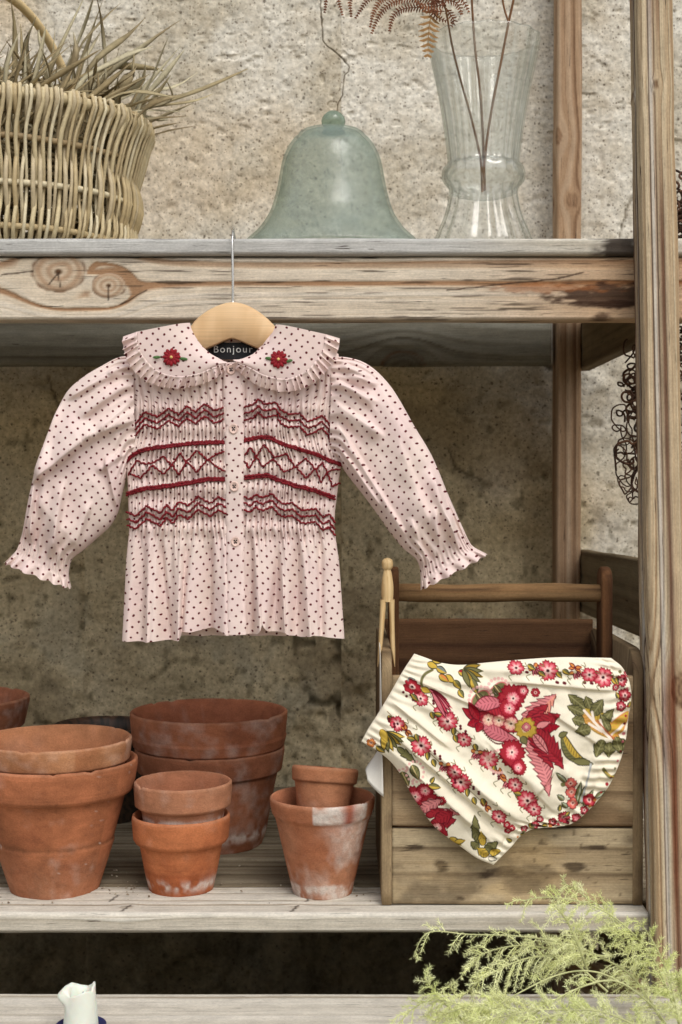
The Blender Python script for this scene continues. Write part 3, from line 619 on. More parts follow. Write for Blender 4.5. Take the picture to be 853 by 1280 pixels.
V, F = join(*lit); fo = part('leaf_litter', V, F, M_STRAW, straw, mix(ST_COL[1], ST_COL[3], vn(np.arange(len(V)) * 0.05, 0, 3))); fo['kind'] = 'stuff'

# ------------------------------------------------------------------ glass bell (cloche)
def shell(pts, th):
    """outer profile -> closed thin shell profile"""
    p = np.array(pts, float); q = p.copy(); q[:, 0] = np.maximum(q[:, 0] - th, 0.0005); q[0, 1] -= th; q[1:-1, 1] -= th * 0.6
    return np.vstack([p, q[::-1], p[:1]])
def from_px(pts, cx, d): return np.array([(hw * d / FPX, float(P(cx, y, d)[2])) for (y, hw) in pts])
dC = 1.875
cl = from_px([(172, 1), (166, 14), (163, 27), (164.5, 36), (168, 41), (171, 42.5), (174, 46.5), (181, 52), (190, 57), (202, 61.5), (220, 65), (238, 68.5), (255, 73), (268, 78), (281, 86), (291, 94), (303, 107)], 415, dC); cl = np.vstack([cl, [(0.128, Z_TOP + 0.006), (0.131, Z_TOP + 0.001)]])
cl[:, 1] = np.where(np.arange(len(cl)) == 0, cl[1, 1] + 0.001, cl[:, 1])
cloche = thing('glass_bell', (KX(415, dC), dC, Z_TOP), 'pale green glass garden bell with a round knob on the upper shelf', 'glass bell')
pr = cr(cl, 48); V, F = lathe(shell(pr, 0.0035), KX(415, dC), dC, 96, 0.012, 3); part('bell', V, F, M_CLOCHE, cloche)
kz = [(138.5, 1), (140, 7), (145, 12.5), (151, 15), (156, 14), (160, 11), (163, 13), (166, 15)]
kb = cr(from_px(kz, 417, dC), 24); V, F = lathe(np.vstack([kb, [(0.0005, kb[-1, 1])]]), KX(417, dC), dC, 48); part('knob', V, F, M_KNOB, cloche)

# ------------------------------------------------------------------ fluted vase with dried stems
dV = 1.835
vp = from_px([(49, 69.5), (53, 68.5), (80, 63.5), (110, 57), (140, 51.5), (170, 47), (195, 44), (204, 43.5), (208, 47.5), (213, 51), (219, 52), (225, 51), (230, 47), (235, 42.5), (242, 41.5), (256, 43.5), (272, 48), (286, 54), (300, 60)], 605, dV); vp = np.vstack([vp, [(0.068, Z_TOP + 0.004), (0.067, Z_TOP + 0.0006)]])
vase = thing('glass_vase', (KX(605, dV), dV, Z_TOP), 'tall clear fluted glass vase with a ringed waist on the upper shelf', 'vase')
vo = cr(vp, 90); seg = 160; a = np.linspace(0, 2 * np.pi, seg, endpoint=False)
inn = vo.copy(); inn[:, 0] -= 0.0028; inn = inn[inn[:, 1] > float(P(605, 244, dV)[2])]
foot = np.array([(0.020, inn[-1, 1] - 0.006), (0.001, inn[-1, 1] - 0.008)])
prof = np.vstack([vo, [(0.04, Z_TOP + 0.003), (0.001, Z_TOP + 0.012)]])[::-1]
def flute(pr):
    z = pr[:, 1][:, None]; r = pr[:, 0][:, None] * np.ones(seg)
    am = 0.0017 * (1 - np.exp(-((z - float(P(605, 219, dV)[2])) / 0.012) ** 2)) * sstep(0.006, 0.03, r)
    r = r + am * np.cos(a * 16)[None]
    return np.stack([KX(605, dV) + r * np.cos(a), dV + r * np.sin(a), z * np.ones(seg)], -1)
prof2 = np.vstack([vo[::-1][:0], np.vstack([[(0.001, Z_TOP + 0.012), (0.04, Z_TOP + 0.003)], vo[::-1], inn, foot])])
part('body', flute(prof2), gfaces(len(prof2), seg, cv=True), M_VASE, vase)
ST1 = [[(560, 26), (566, 60), (576, 100), (590, 150), (601, 200), (603, 236)], [(588, -60), (590, 0), (594, 60), (600, 110), (604, 170), (606, 238)], [(650, -60), (643, -5), (636, 28), (626, 80), (616, 130), (607, 190), (603, 240)]]
FERN_C = [S(112, 66, 40), S(88, 50, 32), S(136, 86, 54)]
def pinna(pts, d, L, gap, thick=0.0008, col=0):
    p = P(np.array(pts)[:, 0], np.array(pts)[:, 1], d); n = max(8, int(np.sum(np.linalg.norm(np.diff(p, axis=0), axis=1)) / gap)); q = cr(p, n)
    V, F = tube(q, np.linspace(thick, thick * 0.5, n), 4); out = [(V, F)]
    t = np.gradient(q, axis=0); t /= np.linalg.norm(t, axis=1)[:, None]
    sd = np.cross(t, [0.1, -1, 0.15]); sd /= np.linalg.norm(sd, axis=1)[:, None]
    for i in range(1, n):
        f = i / n; ln = L * (0.45 + 0.55 * math.sin(math.pi * min(1, f * 0.75 + 0.2))) * (1 - 0.55 * f ** 3)
        for s in (-1, 1):
            tip = q[i] + s * sd[i] * ln + t[i] * ln * 0.35 + np.array([0, random.uniform(-0.3, 0.3) * ln, 0])
            m_ = (q[i] + tip) / 2 + t[i] * ln * 0.08; w_ = gap * 0.30
            a0 = q[i] - t[i] * w_; b0 = q[i] + t[i] * w_
            V = np.array([a0, b0, m_ + t[i] * w_ * 1.1, tip, m_ - t[i] * w_ * 1.1]) + 0; V = np.vstack([V, (m_ + np.array([0, -w_ * 0.6, 0]))])
            out.append((V, np.array([[0, 1, 2, 5], [0, 5, 2, 4], [4, 2, 3, 3]])[:2])); out.append((np.array([m_ - t[i] * w_ * 1.1, m_ + t[i] * w_ * 1.1, tip + t[i] * w_ * 0.15, tip - t[i] * w_ * 0.15]), np.array([[0, 1, 2, 3]])))
    return join(*out)
fern = thing('dried_fern', P(603, 236, dV), 'rust brown dried fern frond arching left out of the glass vase', 'fern')
V, F = tube(cr([*P(np.array(ST1[0])[::-1, 0], np.array(ST1[0])[::-1, 1], np.linspace(dV, dV - 0.055, 6)), P(556, 8, dV - 0.06), P(540, -25, dV - 0.06), P(500, -50, dV - 0.06)], 40), np.linspace(0.0019, 0.0012, 40), 6); part('stem', V, F, M_STRAW, fern, S(118, 84, 54))
PIN = [([(558, 6), (530, 9), (505, 11), (492, 20), (487, 38)], 6.5), ([(552, 2), (520, -2), (490, 4), (474, 20), (465, 41)], 6.5), ([(545, -10), (510, -12), (480, -2), (468, 14), (463, 33)], 6), ([(530, -20), (490, -15), (462, -2), (445, 22)], 6), ([(515, -30), (470, -22), (440, -5), (439, 20)], 6), ([(505, -35), (450, -26), (424, -8), (428, 18)], 6), ([(500, -40), (440, -35), (412, -10), (406, 15)], 6), ([(558, 10), (563, 18), (568, 26), (565, 32)], 6), ([(556, 0), (568, 2), (574, 8), (577, 17)], 6), ([(548, -4), (540, 6), (545, 20), (557, 26)], 6.5), ([(560, -8), (575, -2), (582, 6), (586, 14)], 5), ([(556, 14), (545, 14), (530, 10), (520, 2)], 6.5), ([(558, 8), (550, -2), (535, -6), (522, -4)], 6.5)]
for i, (pts, L) in enumerate(PIN):
    V, F = pinna(pts, dV - 0.06 + random.uniform(-0.012, 0.012), L * 0.00108, 0.0034); part('pinna', V, F, M_STRAW, fern, mix(FERN_C[i % 3], FERN_C[(i + 1) % 3], vn(np.arange(len(V)) * 0.07, 0, i)))
V, F = pinna([(544, 8), (538, 24), (536, 45), (535, 69)], dV - 0.068, 0.0145, 0.0062, 0.0008); part('pinna', V, F, M_STRAW, fern, S(158, 122, 78))
s2 = thing('dried_branch', P(606, 238, dV), 'straight thin brown dried branch in the middle of the glass vase', 'branch'); V, F = tube(cr(P(np.array(ST1[1])[::-1, 0], np.array(ST1[1])[::-1, 1], np.linspace(dV + 0.006, dV + 0.02, 6)), 30), np.linspace(0.0019, 0.0014, 30), 6); part('stalk', V, F, M_STRAW, s2, S(110, 78, 52))
s3 = thing('dried_branch', P(603, 240, dV), 'forked thin brown dried branch leaning right in the glass vase', 'branch')
V, F = tube(cr(P(np.array(ST1[2])[::-1, 0], np.array(ST1[2])[::-1, 1], np.linspace(dV - 0.006, dV - 0.02, 7)), 30), np.linspace(0.0018, 0.0016, 30), 6); part('stalk', V, F, M_STRAW, s3, S(122, 86, 56))
V, F = tube(cr(P([636, 630, 624], [28, 8, -30], dV - 0.02), 12), 0.0013, 6); part('twig', V, F, M_STRAW, s3, S(122, 86, 56))

# ------------------------------------------------------------------ terracotta pots
TC = dict(orange=S(190, 104, 62), tan=S(186, 124, 84), red=S(152, 78, 50), dusty=S(168, 112, 84), dark=S(116, 64, 44), white=S(216, 206, 196), pale=S(184, 140, 112))
def pot(name, label, cx, d, outer, base, tint, seed, wall_px=6, marks=None, tilt=None, dirt=0.3, frost=0.3, mat=None, seg=150):
    """outer: silhouette [(y, half width px)] from lip to foot at depth d"""
    sc_ = d / FPX; pr = np.array([(hw * sc_, float(P(cx, y, d)[2])) for (y, hw) in outer]); x0 = KX(cx, d)
    foot_z = pr[-1, 1]; th = wall_px * sc_
    inner = [(pr[0, 0] - th * 0.75, pr[0, 1] - 0.0006)]
    zz = np.linspace(pr[0, 1] - 0.004, foot_z + 0.012, 10)
    bodyr = np.interp(zz, [foot_z, pr[0, 1]], [pr[-1, 0] - th, pr[0, 0] - th * 1.25])
    inner += [(r, z) for r, z in zip(bodyr, zz)] + [(0.012, foot_z + 0.011), (0.008, foot_z + 0.004)]
    lip = [(pr[0, 0] - 0.0016, pr[0, 1] + 0.0012), (pr[0, 0] - th * 0.45, pr[0, 1] + 0.0018)]
    # resample the outer wall so the rim keeps its step
    o2 = [pr[0]]
    for p_, q_ in zip(pr[:-1], pr[1:]):
        k_ = max(1, int(np.linalg.norm(q_ - p_) / 0.0018)); o2 += [p_ + (q_ - p_) * i / k_ for i in range(1, k_ + 1)]
    o2 = np.array(o2)
    prof_ = np.vstack([[(0.008, foot_z + 0.001)], [(pr[-1, 0] - 0.003, foot_z)], o2[::-1], lip, inner])
    nO = 2 + len(o2)
    V, F = lathe(prof_, x0, d, seg, 0.012, seed)
    ang = np.arctan2(V[..., 1] - d, V[..., 0] - x0); Z = V[..., 2]; hgt = (Z - foot_z) / (pr[0, 1] - foot_z)
    u_, v_ = ang * pr[0, 0], Z
    n1 = fbm(u_ * 18 + seed, v_ * 18, 4, seed); n2 = fbm(u_ * 60, v_ * 60 + seed, 3, seed + 2)
    c = mix(mix(tint[0], S(166, 122, 92), 0.45), mix(tint[1], S(148, 106, 78), 0.45), sstep(0.3, 0.7, n1))
    c = mix(c, TC['dark'], dirt * sstep(0.5, 0.75, fbm(u_ * 9, v_ * 25, 3, seed + 4)))
    c = mix(c, TC['white'], frost * sstep(0.52, 0.8, n2 * 0.5 + 0.5 * fbm(u_ * 9 + 7, v_ * 14, 3, seed + 6)))
    inside = (np.arange(len(prof_)) >= nO + 1)[:, None] * np.ones(seg)
    c = mix(c, mix(tint[1], TC['dusty'], 0.5), 0.6 * inside)
    edge = (np.abs(np.arange(len(prof_)) - (nO)) <= 1)[:, None] * np.ones(seg); c = mix(c, TC['pale'], 0.45 * edge * n2)
    spk = sstep(0.40, 0.62, fbm(u_ * 160, v_ * 160, 3, seed + 8))
    c0_ = c.copy()
    if marks: c = marks(ang, Z, hgt, u_, v_, c, n1, n2, inside)
    c = mix(c, c0_, 0.35 * (1 - spk)); c = mix(c, c * 0.72, 0.5 * sstep(0.62, 0.8, fbm(u_ * 70, v_ * 110, 3, seed + 9)))
    aa = np.linspace(0, 2 * np.pi, seg, endpoint=False)
    chip = 0.0022 * sstep(0.72, 0.82, fbm(np.cos(aa) * 5 + seed, np.sin(aa) * 5, 3, seed + 21)) + 0.0005 * (fbm(np.cos(aa) * 14, np.sin(aa) * 14 + seed, 3, seed + 22) - 0.5)
    V[..., 2] -= chip[None] * sstep(pr[0, 1] - 0.012, pr[0, 1], V[..., 2])
    V = V.reshape(-1, 3)
    b = np.array([x0, d, foot_z])
    if tilt is not None:
        R = np.array(Matrix.Rotation(tilt[0], 3, 'X') @ Matrix.Rotation(tilt[1], 3, 'Y')); V = (V - b) @ R.T + b
    return single(name, V, F, mat or M_TERRA, label, 'pot' , 'terracotta plant pots on the middle shelf', c, base=b)
def zy(y, d): return float(P(0, y, d)[2])
def yfoot(d): return 610 + (ZE - Z_MID - 0.0015) / d * FPX * 1.0          # row of the shelf top at depth d (horizon at 610)
def m_L1(ang, Z, h, u, v, c, n1, n2, ins):
    for y_ in (976, 981): c = mix(c, S(120, 70, 46), 0.5 * np.exp(-((Z - zy(y_, 1.752)) / 0.0009) ** 2) * (1 - ins))
    zl = zy(1045, 1.752); c = mix(c, S(120, 76, 50), 0.75 * np.exp(-((Z - zl - 0.003 * (n1 - 0.5)) / 0.0035) ** 2) * (1 - ins))
    c = mix(c, TC['pale'], 0.5 * sstep(0.45, 0.1, h) * n1)
    return mix(c, TC['white'], 0.7 * sstep(0.93, 0.97, vn(u * 260, v * 260, 4)) * (1 - ins) * sstep(0.5, 0.7, n1))
dL = 1.752
pot('terracotta_pot', 'largest terracotta pot at the left front, holding a second pot in its mouth', 65, dL, [(949, 103), (955, 103.5), (984, 98.5), (988, 95), (990, 88.5), (1040, 75), (1046, 73.5), (1050, 74), (yfoot(dL), 55)], None, (TC['orange'], S(164, 92, 56)), 1, marks=m_L1, frost=0.25)
pot('terracotta_pot', 'tan terracotta pot nested in the mouth of the largest left pot', 65, dL, [(923, 96), (930, 96), (948, 93), (952, 88), (1090, 54)], None, (S(196, 138, 94), S(180, 116, 74)), 2, dirt=0.15, frost=0.2)
pot('terracotta_pot', 'dark red terracotta pot cut off by the left edge, behind the largest pot', -64, 2.06, [(872, 95), (878, 95), (906, 89), (910, 84), (yfoot(2.06), 58)], None, (S(146, 78, 50), S(120, 62, 42)), 3)
dB = 1.975
pot('terracotta_pot', 'big red terracotta pot at the back, lower of its stack', 261, dB, [(933, 93.5), (938, 93.5), (960, 90), (963, 85), (1040, 70), (yfoot(dB), 65)], None, (S(158, 84, 56), S(140, 74, 50)), 5, frost=0.25,
    marks=lambda ang, Z, h, u, v, c, n1, n2, ins: mix(c, TC['white'], 0.7 * (1 - ins) * np.exp(-((h - 0.14 - 0.04 * n1) / 0.05) ** 2) * sstep(0.4, 0.6, n2)))
pot('terracotta_pot', 'wide red terracotta pot at the back, resting in the rim of the one below', 260, dB, [(889, 98), (896, 98), (916, 96), (918, 97), (930, 94), (934, 87), (1035, 66)], None, (S(174, 94, 60), S(152, 80, 54)), 6, frost=0.3)
dS = 1.748
def m_S1(ang, Z, h, u, v, c, n1, n2, ins):
    for y_ in (1070, 1077, 1084): c = mix(c, S(150, 78, 40), 0.5 * np.exp(-((Z - zy(y_, dS)) / 0.0008) ** 2) * (1 - ins))
    c = mix(c, S(136, 66, 36), 0.5 * sstep(0.36, 0.28, h + 0.12 * (n1 - 0.5)) * (1 - ins))
    return mix(c, TC['white'], 0.75 * np.exp(-((h - 0.14) / 0.07) ** 2) * sstep(0.42, 0.62, n2) * (1 - ins))
pot('terracotta_pot', 'small bright orange terracotta pot in front, carrying a paler pot', 224.5, dS, [(1018, 61), (1023, 61.5), (1046, 59.5), (1050, 57), (1052, 52), (1090, 45), (yfoot(dS), 40)], None, (S(206, 112, 58), S(190, 98, 50)), 7, marks=m_S1, dirt=0.1, frost=0.1, wall_px=5)
def m_S2(ang, Z, h, u, v, c, n1, n2, ins):
    return mix(c, TC['white'], 0.95 * sstep(zy(1012, dS), zy(1020, dS), Z + 0.006 * (n1 - 0.5)) * sstep(0.25, 0.45, n2) * (1 - ins))
pot('terracotta_pot', 'small dusty pink terracotta pot with a white crusted edge, nested in the bright orange one', 227, dS, [(977, 61), (983, 61.3), (1004, 60), (1007, 56), (1009, 52.5), (1034, 48.5), (1085, 38)], None, (S(182, 122, 92), S(170, 108, 78)), 8, marks=m_S2, dirt=0.1, frost=0.25, wall_px=5)
dR = 1.733
def m_R1(ang, Z, h, u, v, c, n1, n2, ins):
    rim = sstep(zy(1016, dR), zy(1013, dR), Z * 1.0) if False else (Z > zy(1017, dR)) * 1.0
    wh = rim * sstep(0.36, 0.42, n1 + 0.12 * np.sin(ang * 5)) * (ang < 0.15) * (ang > -1.75)
    c = mix(c, TC['white'], 0.92 * wh * (1 - ins))
    drip = np.exp(-((ang + 1.02) / 0.15) ** 2) * sstep(zy(1034, dR), zy(1018, dR), Z); c = mix(c, S(150, 64, 36), 0.9 * drip * (1 - ins))
    c = mix(c, S(150, 70, 40), 0.8 * rim * np.exp(-((ang + 0.30) / 0.08) ** 2) * (1 - ins))
    c = mix(c, TC['white'], 0.55 * (1 - rim) * (1 - ins) * sstep(0.42, 0.66, fbm(u * 26, v * 22, 4, 91)) * sstep(-1.9, -0.9, ang) * (ang < 0.6))
    return mix(c, TC['white'], 0.8 * sstep(0.17, 0.13, h + 0.05 * (n1 - 0.5)) * sstep(0.2, 0.5, n2) * (1 - ins))
pot('terracotta_pot', 'terracotta pot with chalky white patches and a chipped foot, right of the others', 403, dR, [(996, 66), (1001, 66), (1014, 63.5), (1018, 61), (1020, 59.5), (1060, 50), (1100, 40.5), (yfoot(dR), 37)], None, (S(188, 124, 92), S(178, 104, 70)), 9, marks=m_R1, dirt=0.1, frost=0.3, wall_px=5)
pot('terracotta_pot', 'smallest terracotta pot tilted in the mouth of the chalky pot', 401, dR + 0.004, [(962, 42), (965, 42.3), (978, 41), (980, 37.5), (1040, 28)], None, (S(196, 130, 92), S(182, 114, 78)), 10, dirt=0.25, frost=0.1, wall_px=4, tilt=(math.radians(-11), math.radians(4)))
M_DARKPOT = vcol_mat('dark_plastic', 0.5, 'OBJ', (90, 90, 90), 0.3, 0.1, 0.0005, 0.4)
o = pot('plant_pot', 'low black plant pot hidden behind the largest left pot', 127, 2.13, [(906, 64), (909, 65), (920, 62), (924, 58), (yfoot(2.13), 46)], None, (S(40, 42, 32), S(30, 30, 24)), 12, dirt=0.0, frost=0.05, mat=M_DARKPOT, marks=lambda ang, Z, h, u, v, c, n1, n2, ins: mix(c, S(28, 28, 22), 0.95 * np.ones_like(Z)))
del o['group']

def crumbs(name, label, n, spots, col, seed):
    rs = random.Random(seed); out = []
    for i in range(n):
        cx_, cd, sx, sd = rs.choice(spots); x = KX(cx_, cd) + rs.gauss(0, sx); y = cd + rs.gauss(0, sd); r = rs.uniform(0.0005, 0.0018)
        V, F = lathe([(0.0001, 0), (r, r * 0.35), (r * 0.8, r), (0.0001, r * 1.25)], 0, 0, 5); V = V.reshape(-1, 3) * (1 + 0.5 * (RNG.random((20, 1)) - 0.5)); out.append((V + np.array([x, y, Z_MID + 0.0006]), F))
    V, F = join(*out); o = part(name, V, F, M_TERRA, None, mix(col[0], col[1], vn(np.arange(len(V)) // 20 * 1.7, 0, seed)), smooth=False); o['kind'] = 'stuff'; o['label'] = label
crumbs('soil_crumbs', 'crumbs of dry soil and grit scattered between the pots', 80, [(140, 1.72, 0.02, 0.02), (165, 1.75, 0.02, 0.03), (320, 1.75, 0.03, 0.04), (140, 1.80, 0.02, 0.03), (450, 1.72, 0.02, 0.03), (40, 1.68, 0.05, 0.01)], (S(104, 86, 66), S(190, 178, 158)), 3)

# ------------------------------------------------------------------ hanger
DB = 1.70
def W2(px, py, off): 
    p = P(px, py, DB); p[..., 1] += off; return p
hanger = thing('clothes_hanger', P(291, 440, DB), 'pale beech clothes hanger with a steel hook holding the pink blouse', 'hanger')
top = cr([(168, 452), (190, 440), (215, 428), (236, 412), (247, 399), (262, 388), (278, 381), (291, 378.5), (306, 381), (322, 389), (336, 400), (347, 411), (368, 428), (395, 441), (418, 452)], 46)
bot = np.array([(410, 462), (380, 455), (350, 445), (322, 436), (306, 429), (291, 423), (276, 429), (258, 437), (232, 447), (205, 456), (176, 462)], float)
def strip(topc, botc, n, y0, y1):
    a_ = cr(topc, n) if len(topc) != n else topc; b_ = cr(botc[::-1], n)
    b_[np.argmin(np.abs(a_[:, 0] - 291))] = b_[np.argmin(np.abs(a_[:, 0] - 291))]
    prof_ = [(a_ + (b_ - a_) * 0.04, y0 + 0.002), (a_, y0 + 0.004), (a_, y1 - 0.003), (b_, y1 - 0.003), (b_, y0 + 0.002), (b_ + (a_ - b_) * 0.03, y0), (b_ + (a_ - b_) * 0.5, y0), (a_ + (b_ - a_) * 0.08, y0)]
    V = np.stack([W2(q[:, 0], q[:, 1], o_) for q, o_ in prof_], 1)
    return V.reshape(-1, 3), gfaces(n, len(prof_), cv=True)
bq = np.interp(top[:, 0], bot[::-1, 0], bot[::-1, 1]); botm = np.stack([np.clip(top[:, 0], 176, 410), bq], -1)
V, F = strip(top, botm[::-1], 46, -0.010, 0.006)
HC = mix(S(222, 188, 144), S(206, 168, 122), vn(V[:, 0] * 60, V[:, 2] * 300, 3))
part('body', V, F, M_WOODSM, hanger, HC, np.stack([V[:, 0], V[:, 2]], -1))
zt = Z_TOP + 0.0035
hk = np.array([W2(291.5, 380, -0.002), W2(291.5, 350, -0.002), W2(291, 320, -0.001), [*W2(290.5, 303, 0.0)[:2], W2(290.5, 303, 0)[2]]])
x0 = W2(290.5, 303, 0)[0]
hk = np.vstack([hk, [x0, DB + 0.008, zt - 0.004], [x0 - 0.001, DB + 0.026, zt + 0.006], [x0 - 0.002, DB + 0.045, zt + 0.004], [x0 - 0.002, DB + 0.07, zt + 0.0], [x0 - 0.002, DB + 0.09, zt]])
V, F = tube(cr(hk, 44), 0.0017, 8); part('hook', V, F, M_STEEL, hanger)

# ------------------------------------------------------------------ pink blouse
blouse = thing('blouse', P(292, 800, DB), 'pink polka dot baby blouse with red smocking and frilled collar on a wooden hanger', 'blouse')
LY = np.array([(400, 168), (448, 160), (480, 161), (500, 163), (540, 166), (560, 162), (575, 157), (600, 160), (640, 161), (660, 162), (700, 158), (740, 156), (800, 153), (830, 152)], float)
RY = np.array([(400, 418), (448, 424), (480, 421), (500, 419), (540, 415), (560, 421), (575, 428), (600, 424), (640, 419), (660, 418), (700, 424), (740, 427), (800, 431), (830, 432)], float)
HEM = np.array([(0, 801), (0.1, 801), (0.26, 798), (0.285, 787), (0.33, 788), (0.41, 783), (0.47, 791), (0.53, 792), (0.60, 790), (0.645, 778), (0.675, 788), (0.74, 789), (0.80, 795), (0.86, 792), (1, 798)], float)
def uc(px, py):
    L = np.interp(py, LY[:, 0], LY[:, 1]); R = np.interp(py, RY[:, 0], RY[:, 1]); return (px - L) / (R - L), L, R
def pleatphase(u): return 2 * np.pi * (6.4 * u + 0.55 * np.sin(u * 9.0) * 0.5 + 0.6 * vn(u * 6, 0, 51))
def folds(px, py, segs):
    o = np.zeros_like(px)
    for (x0, y0, x1, y1, A, wa, wb) in segs:
        ab = np.array([x1 - x0, y1 - y0], float); L = np.hypot(*ab); t = ((px - x0) * ab[0] + (py - y0) * ab[1]) / L ** 2
        s = ((px - x0) * ab[1] - (py - y0) * ab[0]) / L
        env = sstep(-0.12, 0.18, t) * sstep(1.12, 0.82, t)
        o += A * env * np.where(s > 0, np.exp(-(s / wa) ** 2), np.exp(-(s / wb) ** 2))
    return o
PEP = [(203, 665, 213, 812, 9, 3, 6), (236, 665, 229, 812, 8, 5, 3), (264, 670, 262, 812, 11, 3, 7), (316, 660, 312, 812, 6, 3, 6), (350, 655, 340, 812, 9, 6, 3), (372, 668, 371, 812, 7, 3, 5), (399, 662, 405, 812, 7, 5, 3), (180, 665, 176, 812, 5, 4, 4)]
def torso_off(px, py):
    u, L, R = uc(px, py); u = np.clip(u, 0, 1)
    o = -0.020 * np.sqrt(np.clip(1 - (2 * u - 1) ** 2, 0, 1)) ** 0.75
    sm = sstep(492, 512, py) * sstep(690, 655, py); edge = np.clip(np.minimum(u, 1 - u) * 14, 0, 1)
    phf = 2 * np.pi * (50 * u + 1.5 * vn(u * 14, py * 0.010, 41) + 0.7 * vn(u * 40, py * 0.016, 42))
    o = o - sm * 0.0062 * (np.abs(np.sin(phf / 2)) ** 0.6 - 0.7) * (0.6 + 0.8 * vn(u * 25, py * 0.012, 47)) * edge
    up = sstep(515, 490, py); o = o - up * 0.0062 * (np.abs(np.sin(np.pi * (22 * u + 1.2 * vn(u * 9, py * 0.02, 43)))) ** 0.6 - 0.7) * (0.4 + vn(u * 17, py * 0.03, 48)) * edge
    t = np.clip((py - 655) / 140, 0, 1); pp = pleatphase(u)
    o = o - edge * (0.0006 * sstep(0, 0.08, t) + 0.0105 * t ** 0.75) * (0.62 * np.sin(pp) + 0.25 * np.sin(2 * pp + 0.8)) 
    o = o - edge * 0.0018 * sstep(0, 0.1, t) * (1 - t) ** 2.5 * np.sin(2 * np.pi * (26 * u + 0.8 * vn(u * 10, 3, 44)))
    o = o - 0.0035 * (fbm(px * 0.03, py * 0.02, 3, 45) - 0.5) - 0.006 * t * np.sin(np.pi * u)
    o = o + 0.001 * folds(px, py, PEP) * sstep(650, 690, py)
    # smocking buckles gently between the stitched rows
    o = o - sm * 0.0016 * np.sin((py - 505) / 25.0 * 2 * np.pi) * edge
    return o
def dotuv(s, v): return np.stack([s, v], -1)
def neck(px):
    dx = np.abs(px - 291.5); return np.where(dx < 52, 459 - 44 * (dx / 52) ** 1.6, 415 + (dx - 52) * 0.36)
nu, nv_ = 460, 300
U, Vv = np.meshgrid(np.linspace(0, 1, nu), np.linspace(0, 1, nv_), indexing='ij')
hem = np.interp(U, HEM[:, 0], HEM[:, 1]); x_top = 165 + U * 255; yt = neck(x_top); PY = yt + (hem - yt) * Vv
u_, L_, R_ = uc(x_top, PY); PX = L_ + U * (R_ - L_)
t_ = np.clip((PY - 655) / 140, 0, 1); PX2 = PX + 4.2 * t_ * np.cos(pleatphase(U)) * np.clip(np.minimum(U, 1 - U) * 10, 0, 1)
off = torso_off(PX, PY)
G = 1.0 + 0.28 * sstep(480, 520, PY) * sstep(740, 660, PY)
UV = dotuv((PX2 - 292) * G, PY + 2.0 * vn(U * 60, PY * 0.05, 46))
part('bodice', W2(PX2, PY, off), gfaces(nu, nv_), M_DOT, blouse, None, UV)
# back panel with its own neckline
nb, mb = 60, 60
U, Vv = np.meshgrid(np.linspace(0, 1, nb), np.linspace(0, 1, mb), indexing='ij')
x_top = 165 + U * 255; yb = 415 + np.abs(x_top - 292) * 0.22 + 6 * np.exp(-((x_top - 292) / 40) ** 2); PY = yb + (796 - yb) * Vv; u_, L_, R_ = uc(x_top, PY); PX = L_ + U * (R_ - L_)
offb = 0.014 * np.sqrt(np.clip(1 - (2 * U - 1) ** 2, 0, 1)) + 0.004 * np.sin(U * 50) * np.clip((PY - 650) / 140, 0, 1)
part('back_panel', W2(PX, PY, offb), gfaces(nb, mb), M_DOT, blouse, None, dotuv(PX, PY))
# button placket
pl = np.array([(452, 281, 303), (500, 281.5, 306), (560, 283, 307), (640, 284, 306), (700, 285, 307), (789, 286, 310)], float)
U, Vv = np.meshgrid(np.linspace(0, 1, 30), np.linspace(0, 1, 180), indexing='ij'); PY = 455 + (790 - 455) * Vv
PX = np.interp(PY, pl[:, 0], pl[:, 1]) * (1 - U) + np.interp(PY, pl[:, 0], pl[:, 2]) * U
smooth_off = np.array([np.median(torso_off(np.linspace(a_, b_, 24), np.full(24, y_))) for a_, b_, y_ in zip(np.interp(PY[0], pl[:, 0], pl[:, 1]), np.interp(PY[0], pl[:, 0], pl[:, 2]), PY[0])])
kk = np.ones(15) / 15; smooth_off = np.convolve(np.pad(smooth_off, 7, mode='edge'), kk, 'valid')
def plack_off(py): return np.interp(py, PY[0], smooth_off) - 0.0036
po = plack_off(PY) + 0.0030 * np.abs(2 * U - 1) ** 6 - 0.0004 * np.sin(PY * 0.35) * np.abs(2 * U - 1) ** 2 - 0.0007 * (fbm(PX * 0.1, PY * 0.05, 2, 8) - .5)
plk = part('placket', W2(PX, PY, po), gfaces(30, 180), M_DOT, blouse, None, dotuv(PX + 3, PY))
def disc_local(prof, seg=20):
    V, F = lathe(prof, 0, 0, seg); return V.reshape(-1, 3), F
def place(Vl, px, py, off, sc=0.001, rot=0.0, ell=1.0):
    """local disc (x,y plane, z = towards the camera) put on the front of the blouse"""
    c, s = math.cos(rot), math.sin(rot); x = Vl[:, 0] * c - Vl[:, 1] * s; y = Vl[:, 0] * s + Vl[:, 1] * c
    p = P(px, py, DB); return np.stack([p[0] + x * sc * ell, np.full(len(x), DB) + off - Vl[:, 2] * sc, p[2] + y * sc], -1)
